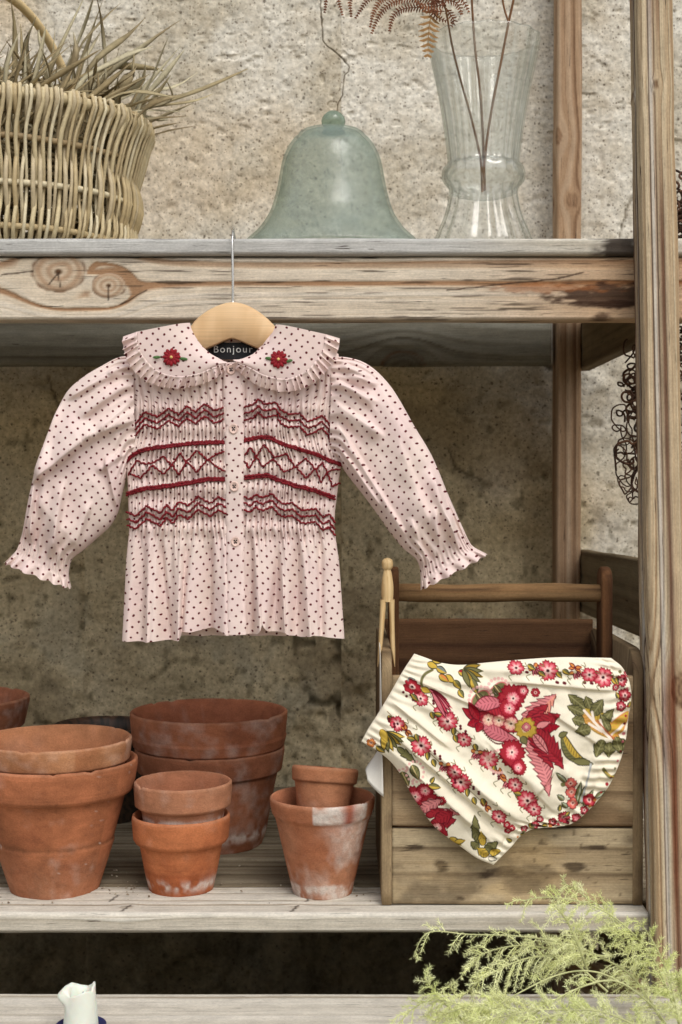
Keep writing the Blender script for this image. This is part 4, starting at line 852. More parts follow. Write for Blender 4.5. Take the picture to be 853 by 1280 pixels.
for (bx, by) in ((291, 464), (294, 537), (295, 608), (296.5, 676)):
    V, F = disc_local([(0.2, 0.6), (3.8, 0.6), (4.5, 1.2), (5.7, 1.5), (6.3, 1.0), (6.3, 0.2), (0.2, 0)], 28)
    b_ = part('button', place(V, bx, by, plack_off(by) - 0.0006, ell=0.88), F[:, ::-1], M_PLAIN, blouse, S(226, 196, 184))
    ths = []
    for sx_, sy_ in ((-1.3, 1.5), (1.3, 1.5), (-1.0, -1.6), (1.2, -1.4)):
        V, F = disc_local([(0.1, 1.1), (0.8, 1.0), (1.0, 0.6), (0.1, 0.5)], 8); V = V + np.array([sx_, sy_, 0]); ths.append((place(V, bx, by, plack_off(by) - 0.0006), F[:, ::-1]))
    V, F = tube(np.array([(-1.3, 1.5, 1.0), (0, 0.2, 1.5), (1.2, -1.4, 1.0)]), 0.5, 4); ths.append((place(V, bx, by, plack_off(by) - 0.0006), F))
    V, F = join(*ths); part('button_thread', V, F, M_THREAD, b_, S(48, 34, 34))
# smocking embroidery
def stitches(lines, rad, step=2.7, slen=4.6, tiltdeg=30, seed=0):
    out = []
    rs = random.Random(seed)
    for pts in lines:
        p = np.array(pts, float); s = np.r_[0, np.cumsum(np.hypot(*np.diff(p, axis=0).T))]; n = max(2, int(s[-1] / step)); t = np.linspace(0, s[-1], n)
        q = np.stack([np.interp(t, s, p[:, 0]), np.interp(t, s, p[:, 1])], -1); g = np.gradient(q, axis=0); an = np.arctan2(g[:, 1], g[:, 0])
        for i in range(n):
            a_ = an[i] + math.radians(tiltdeg) * (1 if i % 2 else -0.4) + rs.uniform(-0.25, 0.25); L = slen * rs.uniform(0.8, 1.15) / 2
            x = q[i, 0] + rs.uniform(-0.5, 0.5) + np.array([-1, -0.5, 0.5, 1]) * L * math.cos(a_); y = q[i, 1] + rs.uniform(-0.5, 0.5) + np.array([-1, -0.5, 0.5, 1]) * L * math.sin(a_)
            o_ = torso_off(x, y).min() - 0.0002 - np.array([0.0, 0.0006, 0.0006, 0.0])
            V, F = tube(W2(x, y, o_), rad * np.array([0.35, 1, 1, 0.35]), 5, cap=False); out.append((V, F))
    return join(*out)
def rows(top, n, gap): return [[(x, y + k * gap) for x, y in top] for k in range(n)]
RED1, RED2 = S(132, 24, 34), S(104, 18, 28)
w1L = [(166, 536), (170, 531), (183, 516), (200, 522), (213, 512), (226, 519), (236, 509), (247, 516), (258, 506), (271, 515), (280, 511)]
w2L = [(161, 641), (172, 645), (186, 632), (203, 641), (211, 631), (219, 638), (226, 627), (238, 632), (250, 621), (265, 629), (276, 621), (283, 625)]
w1R = [(308, 510), (318, 507), (325, 501), (332, 507), (346, 504), (352, 514), (362, 519), (375, 518), (385, 528), (394, 525), (403, 520), (411, 529), (415, 540)]
w2R = [(308, 621), (314, 624), (321, 618), (330, 622), (341, 617), (350, 627), (357, 630), (366, 628), (378, 638), (395, 636), (404, 646), (412, 643), (418, 652)]
s1L = [(158, 578), (165, 570), (175, 564), (190, 560), (208, 558), (240, 554), (281, 552)]; s2L = [(161, 616), (180, 610), (215, 606), (240, 602), (262, 598), (284, 598)]
s1R = [(308, 550), (325, 546), (340, 547), (355, 555), (375, 561), (395, 567), (410, 574), (427, 580)]; s2R = [(308, 596), (335, 593), (350, 599), (370, 606), (395, 612), (418, 621)]
dLa = [(163, 592), (173, 576), (183, 580), (194, 579), (207, 571), (217, 582), (228, 567), (235, 578), (248, 564), (262, 575), (272, 568), (281, 566)]
dLb = [(168, 594), (178, 598), (193, 582), (207, 593), (218, 582), (226, 594), (236, 578), (249, 590), (262, 575), (272, 583), (282, 589)]
dRa = [(309, 568), (315, 560), (322, 571), (331, 557), (345, 572), (359, 568), (370, 584), (383, 573), (395, 587), (404, 579)]
dRb = [(309, 578), (313, 586), (322, 572), (330, 584), (343, 574), (356, 590), (371, 584), (383, 598), (395, 586), (402, 603), (410, 590), (416, 587), (424, 587)]
dRc = [(404, 579), (410, 592), (416, 608), (424, 604)]
for bi, (ls, rad, kw) in enumerate([(rows(w1L, 3, 7.5), 0.00125, {}), (rows(w1R, 3, 8), 0.00125, {}), (rows(w2L, 3, 8), 0.0013, {}), (rows(w2R, 3, 8), 0.0013, {}),
        ([s1L, [(x, y + 2.2) for x, y in s1L]], 0.0016, dict(step=2.0)), ([s1R, [(x, y + 2.2) for x, y in s1R]], 0.0016, dict(step=2.0)), ([s2L, [(x, y + 2.6) for x, y in s2L]], 0.0017, dict(step=2.0)), ([s2R, [(x, y + 2.6) for x, y in s2R]], 0.0017, dict(step=2.0)),
        ([dLa, dLb], 0.0012, dict(tiltdeg=22)), ([dRa, dRb, dRc], 0.0012, dict(tiltdeg=22))]):
    V, F = stitches(ls, rad, seed=bi, **kw); part('smocking_stitch', V, F, M_THREAD, blouse, mix(RED1, RED2, vn(np.arange(len(V)) * 0.05, 0, bi)))

# sleeves
def sleeve(outer, inner, segs, seed, flip, ruffle_out, ruffle_in):
    nt_, nf = 260, 230
    O = cr(outer, nt_); I = cr(inner, nt_); t = np.linspace(0, 1, nt_)[:, None]; f = np.linspace(0, 2 * np.pi, nf, endpoint=False)[None]
    dep = np.interp(t, [0, 0.12, 0.4, 0.7, 0.88, 0.93, 1.0], [0.015, 0.024, 0.032, 0.030, 0.016, 0.015, 0.020])
    cf = np.cos(f); sf = np.sin(f)
    ce = np.sign(cf) * np.abs(cf) ** 0.9
    mx = (O + I) / 2; hf = (O - I) / 2
    PX = mx[:, 0][:, None] + hf[:, 0][:, None] * ce; PY = mx[:, 1][:, None] + hf[:, 1][:, None] * ce
    off = -dep * np.sign(sf) * np.abs(sf) ** 0.8 + 0.002
    fr = np.clip(sf * 3, -1, 1)
    gat = sstep(0.30, 0.0, t) * 0.0021 * np.sin(f * 26 + 3 * vn(f * 3, t * 4, seed)) 
    shir = sstep(0.83, 0.88, t) * sstep(0.955, 0.93, t); ruf = sstep(0.93, 0.97, t)
    pre = sstep(0.62, 0.86, t) * sstep(0.90, 0.85, t)
    w_ = gat + shir * (0.0010 * np.sin(f * 44) * (1 + 0.4 * np.sin(t * 900))) + pre * 0.0026 * np.sin(f * 17 + 4 * vn(f * 2, t * 3, seed + 1)) + ruf * (0.0045 * sstep(0.93, 1.0, t) * np.sin(f * 15 + 2.5 * vn(f * 2, 0, seed + 2)))
    wr = 0.010 * (fbm(PX * 0.022 + seed, PY * 0.022, 3, seed + 3) - 0.5) * sstep(0.0, 0.2, t) * sstep(0.95, 0.8, t)
    off = off - fr * (w_ + wr + folds(PX, PY, segs) * 0.0018 * (fr > 0))
    # puff the silhouette a little unevenly
    k = 1 + 0.03 * (fbm(t * 7, cf * 2, 2, seed + 5) - 0.5) * sstep(0, .1, t) + ruf * 0.012 * np.sin(f * 15)
    PX = mx[:, 0][:, None] + (PX - mx[:, 0][:, None]) * k; PY = mx[:, 1][:, None] + (PY - mx[:, 1][:, None]) * k + ruf * 0.9 * np.sin(f * 15)
    wid = np.hypot(hf[:, 0], hf[:, 1])[:, None]
    ax = np.gradient(mx, axis=0); Ls = np.r_[0, np.cumsum(np.hypot(*np.diff(mx, axis=0).T))][:, None]
    UV = np.stack([PX + 220 * off * (1 if flip else -1) + 200 * (sf < 0), PY], -1)
    V = W2(PX, PY, off).reshape(-1, 3); F = gfaces(nt_, nf, cv=True)
    return part('sleeve', V, F if flip else F[:, ::-1], M_DOT, blouse, None, UV)
oL = [(168, 446), (150, 446), (128, 456), (105, 470), (86, 487), (73, 510), (58, 552), (44, 600), (33, 645), (26, 672), (22, 685), (17, 692), (6, 703)]
iL = [(172, 572), (163, 577), (158, 596), (152, 622), (146, 643), (135, 660), (117, 676), (103, 688), (92, 696), (88, 702), (86, 712), (86, 722), (88, 735)]
sgL = [(46, 604, 122, 546, 9, 22, 2.5), (116, 550, 170, 526, 8, 12, 2.5), (74, 500, 49, 598, 6, 8, 3), (90, 498, 154, 466, 5, 8, 2.5), (108, 522, 164, 484, 5, 9, 2.5), (130, 540, 166, 505, 4, 7, 2), (140, 470, 166, 458, 3, 5, 2), (49, 602, 43, 672, 7, 3, 9), (86, 606, 72, 692, 6, 3, 11), (118, 630, 98, 684, 4, 3, 8), (138, 575, 152, 642, 6, 12, 3), (64, 560, 58, 640, 3, 6, 8), (128, 590, 158, 568, 4, 6, 2.5)]
sleeve(oL, iL, sgL, 3, True, None, None)
oR = [(415, 446), (432, 446), (450, 451), (468, 462), (486, 480), (498, 497), (516, 528), (540, 571), (560, 617), (575, 652), (586, 675), (593, 684), (609, 693)]
iR = [(412, 572), (423, 576), (432, 590), (446, 608), (463, 630), (480, 654), (494, 673), (505, 686), (515, 694), (521, 700), (525, 710), (526, 722), (526, 737)]
sgR = [(420, 478, 468, 503, 6, 3, 9), (420, 505, 476, 545, 7, 3, 11), (428, 456, 460, 474, 5, 3, 7), (422, 532, 470, 612, 7, 3, 14), (424, 560, 474, 632, 5, 3, 8), (436, 470, 470, 482, 4, 2.5, 6), (538, 592, 568, 672, 6, 3, 10), (542, 636, 548, 692, 5, 3, 6), (498, 556, 532, 648, 4, 4, 16), (478, 490, 532, 584, 4, 4, 18), (560, 640, 572, 684, 4, 2.5, 5), (513, 650, 532, 702, 4, 2.5, 7), (470, 610, 505, 668, 4, 3, 9)]
sleeve(oR, iR, sgR, 9, False, None, None)

# collar with gathered frill, embroidered flowers
def collar(neckp, seam, outer, seed):
    n = 150; A = cr(neckp, n); B = cr(seam, n); O = cr(outer, n); s = np.linspace(0, 1, n)[:, None]
    base = lambda px, py: -0.0275 - 0.006 * np.exp(-(((px - 291) / 150) ** 2)) 
    # raised towards the neck edge where it rolls over the hanger
    r = np.linspace(0, 1, 24)[None]
    PX = A[:, 0][:, None] * (1 - r) + B[:, 0][:, None] * r; PY = A[:, 1][:, None] * (1 - r) + B[:, 1][:, None] * r
    roll = 0.012 * np.exp(-r * 9) * sstep(0.0, 0.10, 1 - s)
    off = base(PX, PY) + roll - 0.002 * np.sin(np.pi * r) - 0.0025 * (fbm(PX * 0.03, PY * 0.03, 3, seed) - 0.5)
    part('collar', W2(PX, PY, off), gfaces(n, 24), M_DOT, blouse, None, dotuv(PX * 0.98 + seed, PY * 0.98))
    edge = off[:, -1]
    n2 = 420; B2 = cr(seam, n2); O2 = cr(outer, n2); s2 = np.linspace(0, 1, n2)[:, None]; r = np.linspace(0, 1, 14)[None]
    PX = B2[:, 0][:, None] * (1 - r) + O2[:, 0][:, None] * r; PY = B2[:, 1][:, None] * (1 - r) + O2[:, 1][:, None] * r
    phs = 2 * np.pi * (21 * s2 + 0.8 * vn(s2 * 14, 0, seed)); tg = np.gradient(O2, axis=0); tg /= np.hypot(*tg.T)[:, None]
    amp = (0.0005 + 0.0030 * r) * (0.6 + 0.8 * vn(s2 * 21, 0, seed + 2))
    PX = PX + tg[:, 0][:, None] * 1.9 * r * np.cos(phs); PY = PY + tg[:, 1][:, None] * 1.9 * r * np.cos(phs) + 0.8 * r * np.sin(phs)
    eb = np.interp(s2[:, 0], np.linspace(0, 1, n), edge)[:, None]
    off = eb - 0.0008 + 0.0025 * r ** 2 - amp * np.sin(phs) - 0.0016 * np.exp(-((r - 0.08) / 0.07) ** 2)
    AL = np.r_[0, np.cumsum(np.hypot(*np.diff(O2, axis=0).T))][:, None]
    part('collar_frill', W2(PX, PY, off), gfaces(n2, 14), M_DOT, blouse, None, dotuv(AL * 1.25 + 0 * r, r * 15 + 0 * AL + 2))
    return base
colL = collar([(240, 406), (243, 416), (252, 431), (264, 443), (276, 450), (287, 456)], [(177, 418), (177, 430), (184, 448), (200, 465), (224, 473), (250, 470), (268, 463), (284, 458)], [(158, 424), (159, 440), (168, 462), (190, 481), (222, 488), (250, 484), (270, 477), (287, 464)], 2)
colR = collar([(346, 408), (342, 418), (333, 432), (320, 443), (308, 449), (294, 453)], [(407, 421), (406, 432), (400, 448), (384, 466), (360, 476), (334, 472), (316, 463), (298, 456)], [(425, 427), (423, 440), (414, 460), (392, 482), (362, 492), (334, 488), (312, 477), (292, 459)], 6)
for (fx, fy, lv) in ((219, 450, ((-18, 0, 5, 0.05), (15, -2, 5, -0.12))), (350, 452.5, ((-12, 1, 4.5, -0.15), (13, -2, 4.5, 0.25)))):
    bo = float(colL(fx, fy)) - 0.0035; out = []
    for k in range(12):
        a_ = 2 * math.pi * k / 12 + random.uniform(-0.08, 0.08); R_ = random.uniform(6.6, 7.6)
        for rr_, ww in ((R_, 3.3),):
            th_ = np.linspace(0, 2 * np.pi, 10, endpoint=False)
            V, F = disc_local([(0.1, 1.6), (1.4, 1.4), (2.3, 0.7), (2.6, 0.0), (0.1, -0.2)], 10); V = V * np.array([1.6, 0.98, 1.0]); c_, s_ = math.cos(a_), math.sin(a_)
            V = np.stack([V[:, 0] * c_ - V[:, 1] * s_ + rr_ * c_, V[:, 0] * s_ + V[:, 1] * c_ + rr_ * s_, V[:, 2]], -1); out.append((place(V, fx, fy, bo), F[:, ::-1]))
    V, F = disc_local([(0.1, 1.7), (4.0, 1.6), (5.5, 0.9), (6, 0), (0.1, -0.2)], 16); out.append((place(V, fx, fy, bo), F[:, ::-1]))
    V, F = join(*out); fl_ = part('embroidered_flower', V, F, M_THREAD, blouse, mix(RED1, S(150, 30, 40), vn(np.arange(len(V)) * 0.03, 0, 3)))
    V, F = disc_local([(0.1, 3.2), (1.2, 3.0), (1.9, 2.2), (1.9, 1.2), (0.1, 1.2)], 10); part('flower_centre', place(V, fx, fy, bo), F[:, ::-1], M_THREAD, fl_, S(226, 190, 120))
    for (lx, ly, ln, ro) in lv:
        V, F = disc_local([(0.1, 0.9), (0.55, 0.8), (0.9, 0.3), (1.0, -0.2), (0.1, -0.3)], 12); V = V * np.array([ln, 2.0, 1.2]); part('embroidered_leaf', place(V, fx + lx, fy - ly, bo, rot=ro), F[:, ::-1], M_THREAD, fl_, S(78, 112, 62))
# woven neck label
U, Vv = np.meshgrid(np.linspace(0, 1, 24), np.linspace(0, 1, 8), indexing='ij'); PX = 260 + 62 * U; PY = 428 + 21 * Vv + 3 * np.abs(2 * U - 1) ** 2 * -1
lb = part('neck_label', W2(PX, PY, 0.0035 + 0.003 * (2 * U - 1) ** 2 + 0 * Vv), gfaces(24, 8), M_PLAIN, blouse, S(26, 26, 30), None)
lb['label'] = 'black woven neck label with white lettering'
tcu = bpy.data.curves.new('lettering', 'FONT'); tcu.body = 'Bonjour'; tcu.size = 0.0125; tcu.space_character = 1.22; tcu.align_x = 'CENTER'; tcu.align_y = 'CENTER'; tcu.extrude = 0.0001
to = bpy.data.objects.new('tmp_text', tcu); C.objects.link(to); dg = bpy.context.evaluated_depsgraph_get(); me = bpy.data.meshes.new_from_object(to.evaluated_get(dg)); bpy.data.objects.remove(to)
me.name = 'lettering'; lo = W2(291, 436.5, 0.0); co = np.array([v.co for v in me.vertices]); 
cw = np.stack([lo[0] + co[:, 0], DB + 0.0022 + 0.003 * (co[:, 0] / 0.031) ** 2 - co[:, 2], lo[2] + co[:, 1]], -1) - root_loc(lb)
me.vertices.foreach_set('co', cw.astype(np.float32).ravel()); a_ = me.color_attributes.new('Col', 'FLOAT_COLOR', 'POINT'); a_.data.foreach_set('color', np.tile([0.75, 0.75, 0.72, 1], (len(cw), 1)).astype(np.float32).ravel()); me.materials.clear(); me.materials.append(M_PLAIN)
link('lettering', me, M_PLAIN, lb)

# ------------------------------------------------------------------ wooden carry crate
DF = 1.672; XA, XB = KX(478, DF), KX(808, DF); DM = 1.82; DK = 1.97
crate = thing('carry_crate', ((XA + XB) / 2, DM, Z_MID), 'old wooden carry crate with a round bar handle on the middle shelf', 'crate')
ze_ = float(P(0, 796, DM)[2]); tE = 0.0125
def st_cr(l, v, t, c):
    for (cx_, cy_, rx, ry, s) in ((0.135, 0.045, 0.032, 0.008, 1), (0.225, 0.05, 0.012, 0.006, 2), (0.06, 0.05, 0.008, 0.01, 3), (0.085, 0.012, 0.006, 0.003, 4), (0.20, 0.012, 0.004, 0.003, 5), (0.25, 0.075, 0.014, 0.003, 6), (0.03, 0.075, 0.012, 0.004, 7), (0.17, 0.07, 0.02, 0.004, 11)):
        c = mix(c, S(58, 44, 32), 0.85 * blot(l, v, cx_, cy_, rx, ry, s + 20))
    c = mix(c, S(196, 168, 122), 0.5 * sstep(0.5, 0.7, fbm(l * 12, v * 22, 4, 66)))
    c = mix(c, S(92, 76, 56), 0.65 * sstep(0.50, 0.68, fbm(l * 16, v * 24, 4, 67)))
    return mix(c, S(80, 62, 44), 0.6 * sstep(0.86, 0.93, vn(l * 120, v * 190, 68)) * sstep(0.45, 0.6, fbm(l * 9, v * 9, 2, 70)))
zj = float(P(0, 1035, DF)[2]); zf = float(P(0, 845, DF)[2])
xa, xb = XA + tE + 0.0004, XB - tE + 0.003
board('front_plank', crate, (xa, DF + 0.006, (Z_MID + 0.001 + zj - 0.0012) / 2), (xb, DF + 0.006, (Z_MID + 0.001 + zj - 0.0012) / 2), (0, 0, 1), zj - 0.0012 - Z_MID - 0.001, 0.011, PAL_CRATE, 101, freq=34, dl=0.003, dv=0.002, bev=0.0015, stain=st_cr, wob=0.0007, relief=0.0005)
board('front_plank', crate, (xa, DF + 0.0065, (zj + 0.0012 + zf) / 2), (xb, DF + 0.0065, (zj + 0.0012 + zf) / 2), (0, 0, 1), zf - zj - 0.0012, 0.011, (S(184, 162, 128), S(162, 138, 106), S(118, 96, 72)), 102, freq=30, dl=0.004, dv=0.003, bev=0.0015, wob=0.0007, relief=0.0005, stain=lambda l, v, t, c: mix(c, S(104, 78, 52), 0.6 * sstep(0.48, 0.68, fbm(l * 10, v * 18, 4, 69))))
zbk = float(P(0, 773, DK)[2])
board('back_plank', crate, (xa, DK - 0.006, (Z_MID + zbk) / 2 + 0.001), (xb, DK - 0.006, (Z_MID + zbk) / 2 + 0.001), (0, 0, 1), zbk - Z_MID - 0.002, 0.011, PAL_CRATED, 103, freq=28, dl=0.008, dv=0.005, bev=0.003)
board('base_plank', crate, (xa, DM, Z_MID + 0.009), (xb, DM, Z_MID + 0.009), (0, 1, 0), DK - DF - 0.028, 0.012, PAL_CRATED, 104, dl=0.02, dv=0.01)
def end_board(X0, X1, seed):
    rc = 0.034; a_ = np.linspace(0, np.pi / 2, 10)
    pl_ = [(DF - 0.0008, Z_MID + 0.001)] + [(DF - 0.0008, z) for z in np.linspace(Z_MID + 0.02, ze_ - rc, 24)] + [(DF - 0.0008 + rc - rc * math.cos(t), ze_ - rc + rc * math.sin(t)) for t in a_[1:]] + [(DK - rc + rc * math.sin(t), ze_ - rc + rc * math.cos(t)) for t in a_] + [(DK, Z_MID + 0.001)]
    to3 = lambda p, x: np.stack([np.full(len(p), x), p[:, 0], p[:, 1]], -1)
    V, F = prism(pl_, X0, X1, to3, 0.0012)
    c, _ = wood(V[:, 2], V[:, 1], (S(170, 148, 114), S(144, 122, 92), S(104, 86, 64)), seed, 60)
    c = mix(c, S(80, 60, 44), 0.6 * sstep(0.5, 0.75, fbm(V[:, 2] * 30, V[:, 1] * 60 + V[:, 0] * 80, 3, seed)))
    part('end_board', V, F, M_WOOD, crate, c, np.stack([V[:, 2], V[:, 1] + V[:, 0]], -1), smooth=False)
end_board(XA, XA + tE, 105); end_board(XB - tE, XB, 106)
zu = float(P(0, 708, DM)[2]); zh = float(P(0, 741, DM)[2])
UPR = (KX(487.5, DM - 0.02), KX(757 - 0.0, DM - 0.02) - 0.0065)
for X0, s in ((XA + tE + 0.0005, 107), (XB - tE - 0.0005 - 0.0135, 108)):
    a_ = np.linspace(0, np.pi, 14); w2_ = 0.021; th = 0.0135
    pl_ = [(DM - w2_, Z_MID + 0.016)] + [(DM - w2_, z) for z in np.linspace(Z_MID + 0.05, zu - w2_, 20)] + [(DM - w2_ * math.cos(t), zu - w2_ + w2_ * math.sin(t)) for t in a_[1:]] + [(DM + w2_, Z_MID + 0.016)]
    V, F = prism(pl_, X0, X0 + th, lambda p, x: np.stack([np.full(len(p), x), p[:, 0], p[:, 1]], -1), 0.002)
    c, _ = wood(V[:, 2], V[:, 1] + V[:, 0], (S(132, 92, 60), S(108, 74, 48), S(76, 50, 34)), s, 70); part('upright', V, F, M_WOOD, crate, c, np.stack([V[:, 2], V[:, 1] + V[:, 0]], -1), smooth=False)
xs_ = np.linspace(XA + tE + 0.006, XB - tE - 0.006, 50)
V, F = tube(np.stack([xs_, np.full(50, DM), zh + 0.0008 * np.sin(xs_ * 30)], -1), 0.0122 + 0.0004 * np.sin(xs_ * 70), 20)
c, _ = wood(V[:, 0], V[:, 2] + V[:, 1], (S(156, 124, 86), S(132, 100, 66), S(90, 66, 44)), 109, 90); part('handle_bar', V, F, M_WOOD, crate, c, np.stack([V[:, 0], V[:, 2] + V[:, 1]], -1))

# ------------------------------------------------------------------ dolly peg and paper tag on the crate's left end
DP = 1.70
pegc = P(484.5, 770, DP); peg = thing('clothes_peg', P(484, 832, DP), 'plain wooden dolly peg clipped over the left end of the crate', 'clothes peg')
s_ = DP / FPX
hp_ = [(714, 5), (712.5, 4.2), (710, 6.2), (706, 7.1), (702, 7.0), (698.5, 4.6), (697, 0.3)]
hz_ = [(748, 7.2), (742, 7.6), (733, 7.6), (724, 6.6), (716, 5.3), (714.5, 4.6)]
pf = np.array([(0.0004, float(P(0, 752, DP)[2]))] + [(hw * s_, float(P(0, y, DP)[2])) for y, hw in [(752, 7.4)] + hz_ + hp_])
PCOL = (S(226, 200, 152), S(212, 182, 132), S(196, 162, 112))
V, F = lathe(cr(pf[1:], 40), pegc[0], DP, 28); V = V.reshape(-1, 3); c, _ = wood(V[:, 2], V[:, 0] * 2 + V[:, 1], PCOL, 111, 120); part('head', V, F[:, ::-1][:, ::-1], M_WOODSM, peg, c, np.stack([V[:, 2], V[:, 0] + V[:, 1]], -1))
for sg, pts in ((-1, [(749, 479.5, 4.0), (770, 478.2, 3.4), (800, 476.2, 2.9), (818, 474.6, 2.2), (833, 472.4, 0.5)]), (1, [(749, 489.6, 4.0), (770, 490.2, 3.2), (800, 491.0, 3.0), (818, 492.0, 2.4), (833, 493.6, 0.5)])):
    rings = []
    for (y, x, hw) in pts:
        c0 = P(x, y, DP); a_ = np.linspace(0, 2 * np.pi, 16, endpoint=False)
        rings.append(np.stack([c0[0] + hw * s_ * np.sign(np.cos(a_)) * np.abs(np.cos(a_)) ** 0.7, DP + (0.0072 - 0.002 * (hw < 1)) * np.sin(a_), np.full(16, c0[2])], -1))
    rings = np.array(rings); q = np.stack([cr(rings[:, j], 20) for j in range(16)], 1); V = np.vstack([q.reshape(-1, 3)]); F = gfaces(20, 16, cv=True)
    c, _ = wood(V[:, 2], V[:, 0] * 2 + V[:, 1], PCOL, 112 + sg, 120); part('prong', V, F, M_WOODSM, peg, c, np.stack([V[:, 2], V[:, 0] + V[:, 1]], -1))
n = 40; t = np.linspace(0, 1, n)[:, None]; u = np.linspace(0, 1, 10)[None]
edge_px = np.interp(t, [0, 0.1, 0.7, 1], [474.8, 475.6, 477.6, 479.2]); yy = 806 + (996 - 806) * t
ang = np.interp(t, [0, 0.70, 1.0], [math.radians(88), math.radians(84), math.radians(22)]); wd_ = 0.028
p0 = P(edge_px, yy, 1.664); 
V = np.stack([p0[..., 0] - np.cos(ang) * wd_ * u * sstep(-0.3, 1, t + 0 * u) * (1 - 0.25 * sstep(.9, 1, t) * u), p0[..., 1] + np.sin(ang) * wd_ * u, p0[..., 2] + 0.018 * sstep(0.7, 1.0, t) * u], -1)
V = V + 0 * u[..., None]
V2 = V + np.array([0.0006, 0.0003, 0]); n_, m_ = V.shape[:2]
Vt = np.vstack([V.reshape(-1, 3), V2.reshape(-1, 3)]); base2 = n_ * m_; idx = np.arange(base2).reshape(n_, m_)
ring = np.r_[idx[0, :], idx[1:, -1], idx[-1, -2::-1], idx[-2:0:-1, 0]]; r2 = np.roll(ring, -1)
Ft = np.vstack([gfaces(n_, m_), gfaces(n_, m_, base=base2, flip=True), np.stack([ring, r2, r2 + base2, ring + base2], -1)])
single('paper_tag', Vt, Ft, M_PAPER, 'narrow white paper tag hanging under the peg beside the crate, corner curled', 'tag', None, S(226, 222, 212))

# ------------------------------------------------------------------ floral bloomers draped on the crate front
DBL = 1.655
side_w = cr([(452, 927), (461, 910), (472, 893), (487, 868), (503, 840), (518, 817)], 60)                      # waist, A -> B
side_t = cr([(518, 817), (532, 822), (550, 828), (575, 831), (610, 828), (650, 824.5), (700, 821.5), (745, 822), (764, 822.5)], 120)  # top, B -> E
side_r = cr([(764, 822.5), (778, 834), (787, 852), (789.5, 872), (786, 895), (783, 922), (776, 950), (764, 978), (750, 998), (733, 1016), (716, 1029), (694, 1034), (676, 1035), (662, 1038), (650, 1046), (640, 1058), (630, 1068), (617, 1081)], 140)  # right, E -> F
side_b = cr([(452, 927), (464, 934), (478, 943), (492, 956), (505, 975), (514, 992), (527, 1012), (543, 1033), (560, 1047), (577, 1059), (597, 1073), (617, 1081)], 120)   # bottom-left, A -> F
NA, NB = 430, 360
def coons(NA, NB):
    a = np.linspace(0, 1, NA)[:, None, None]; b = np.linspace(0, 1, NB)[None, :, None]      # a: along top/bottom (A/B -> F/E), b: A->B, F->E
    c_b = cr(side_b, NA)[:, None]; c_t = cr(side_t, NA)[:, None]; c_w = cr(side_w, NB)[None]; c_r = cr(side_r[::-1], NB)[None]
    A, B, F_, E = side_b[0], side_t[0], side_b[-1], side_t[-1]
    return (1 - b) * c_b + b * c_t + (1 - a) * c_w + a * c_r - ((1 - a) * (1 - b) * A + a * (1 - b) * F_ + (1 - a) * b * B + a * b * E)
Q = coons(NA, NB); PX, PY = Q[..., 0], Q[..., 1]
a = np.linspace(0, 1, NA)[:, None]; b = np.linspace(0, 1, NB)[None]
BF = [(478, 905, 650, 1048, 7.700000000000001, 9, 2.6), (505, 905, 648, 1022, 7.700000000000001, 11, 6), (488, 873, 560, 930, 5.5, 7, 2.6), (530, 930, 640, 1018, 5.5, 8, 8), (505, 950, 600, 1040, 5.5, 12, 2.6), (520, 870, 700, 1000, 5.5, 14, 8), (525, 850, 640, 900, 4.4, 9, 2.6), (540, 845, 620, 860, 4.4, 8, 5), (640, 850, 775, 862, 5.5, 7, 2.6), (600, 835, 760, 838, 4.4, 6, 6), (690, 890, 750, 930, 4.4, 14, 2.6), (700, 960, 735, 985, 5.5, 12, 8), (655, 1005, 690, 960, 4.4, 8, 2.6), (728, 970, 745, 940, 5.5, 5, 10), (560, 1000, 625, 1060, 4.4, 10, 2.6), (478, 925, 540, 990, 4.4, 7, 7), (610, 925, 690, 1010, 4.4, 10, 2.6)]
def bl_off(PX, PY, a, b, front=1):
    edge = np.clip(4 * a * (1 - a), 0, 1) ** 0.45 * np.clip(4 * b * (1 - b), 0, 1) ** 0.42
    o = -0.015 * edge
    fade = np.clip(edge * 1.6, 0, 1)
    o = o - 0.001 * folds(PX, PY, BF) * fade * 1.0
    o = o - 0.010 * (fbm(PX * 0.02, PY * 0.02, 4, 61) - 0.5) * fade - 0.003 * (np.abs(fbm((PX * 0.7 - PY * 0.7) * 0.035, (PX + PY) * 0.011, 3, 64) - 0.5) * 2) ** 0.7 * fade
    # gathers: waist elastic and leg openings
    gw = sstep(0.22, 0.0, a) * 0.0011 * np.sin(2 * np.pi * (13 * b + 2.2 * vn(b * 7, a * 5, 62))) + np.exp(-((a - 0.10) / 0.02) ** 2) * 0.0022
    dr = a
    gr = sstep(0.84, 0.97, a) * 0.0022 * np.sin(2 * np.pi * (27 * b + 1.2 * vn(b * 11, a * 8, 63))) - np.exp(-((a - 0.945) / 0.012) ** 2) * 0.002
    return o - (gw + gr) * np.clip(edge * 3, 0, 1)
off = bl_off(PX, PY, a, b)
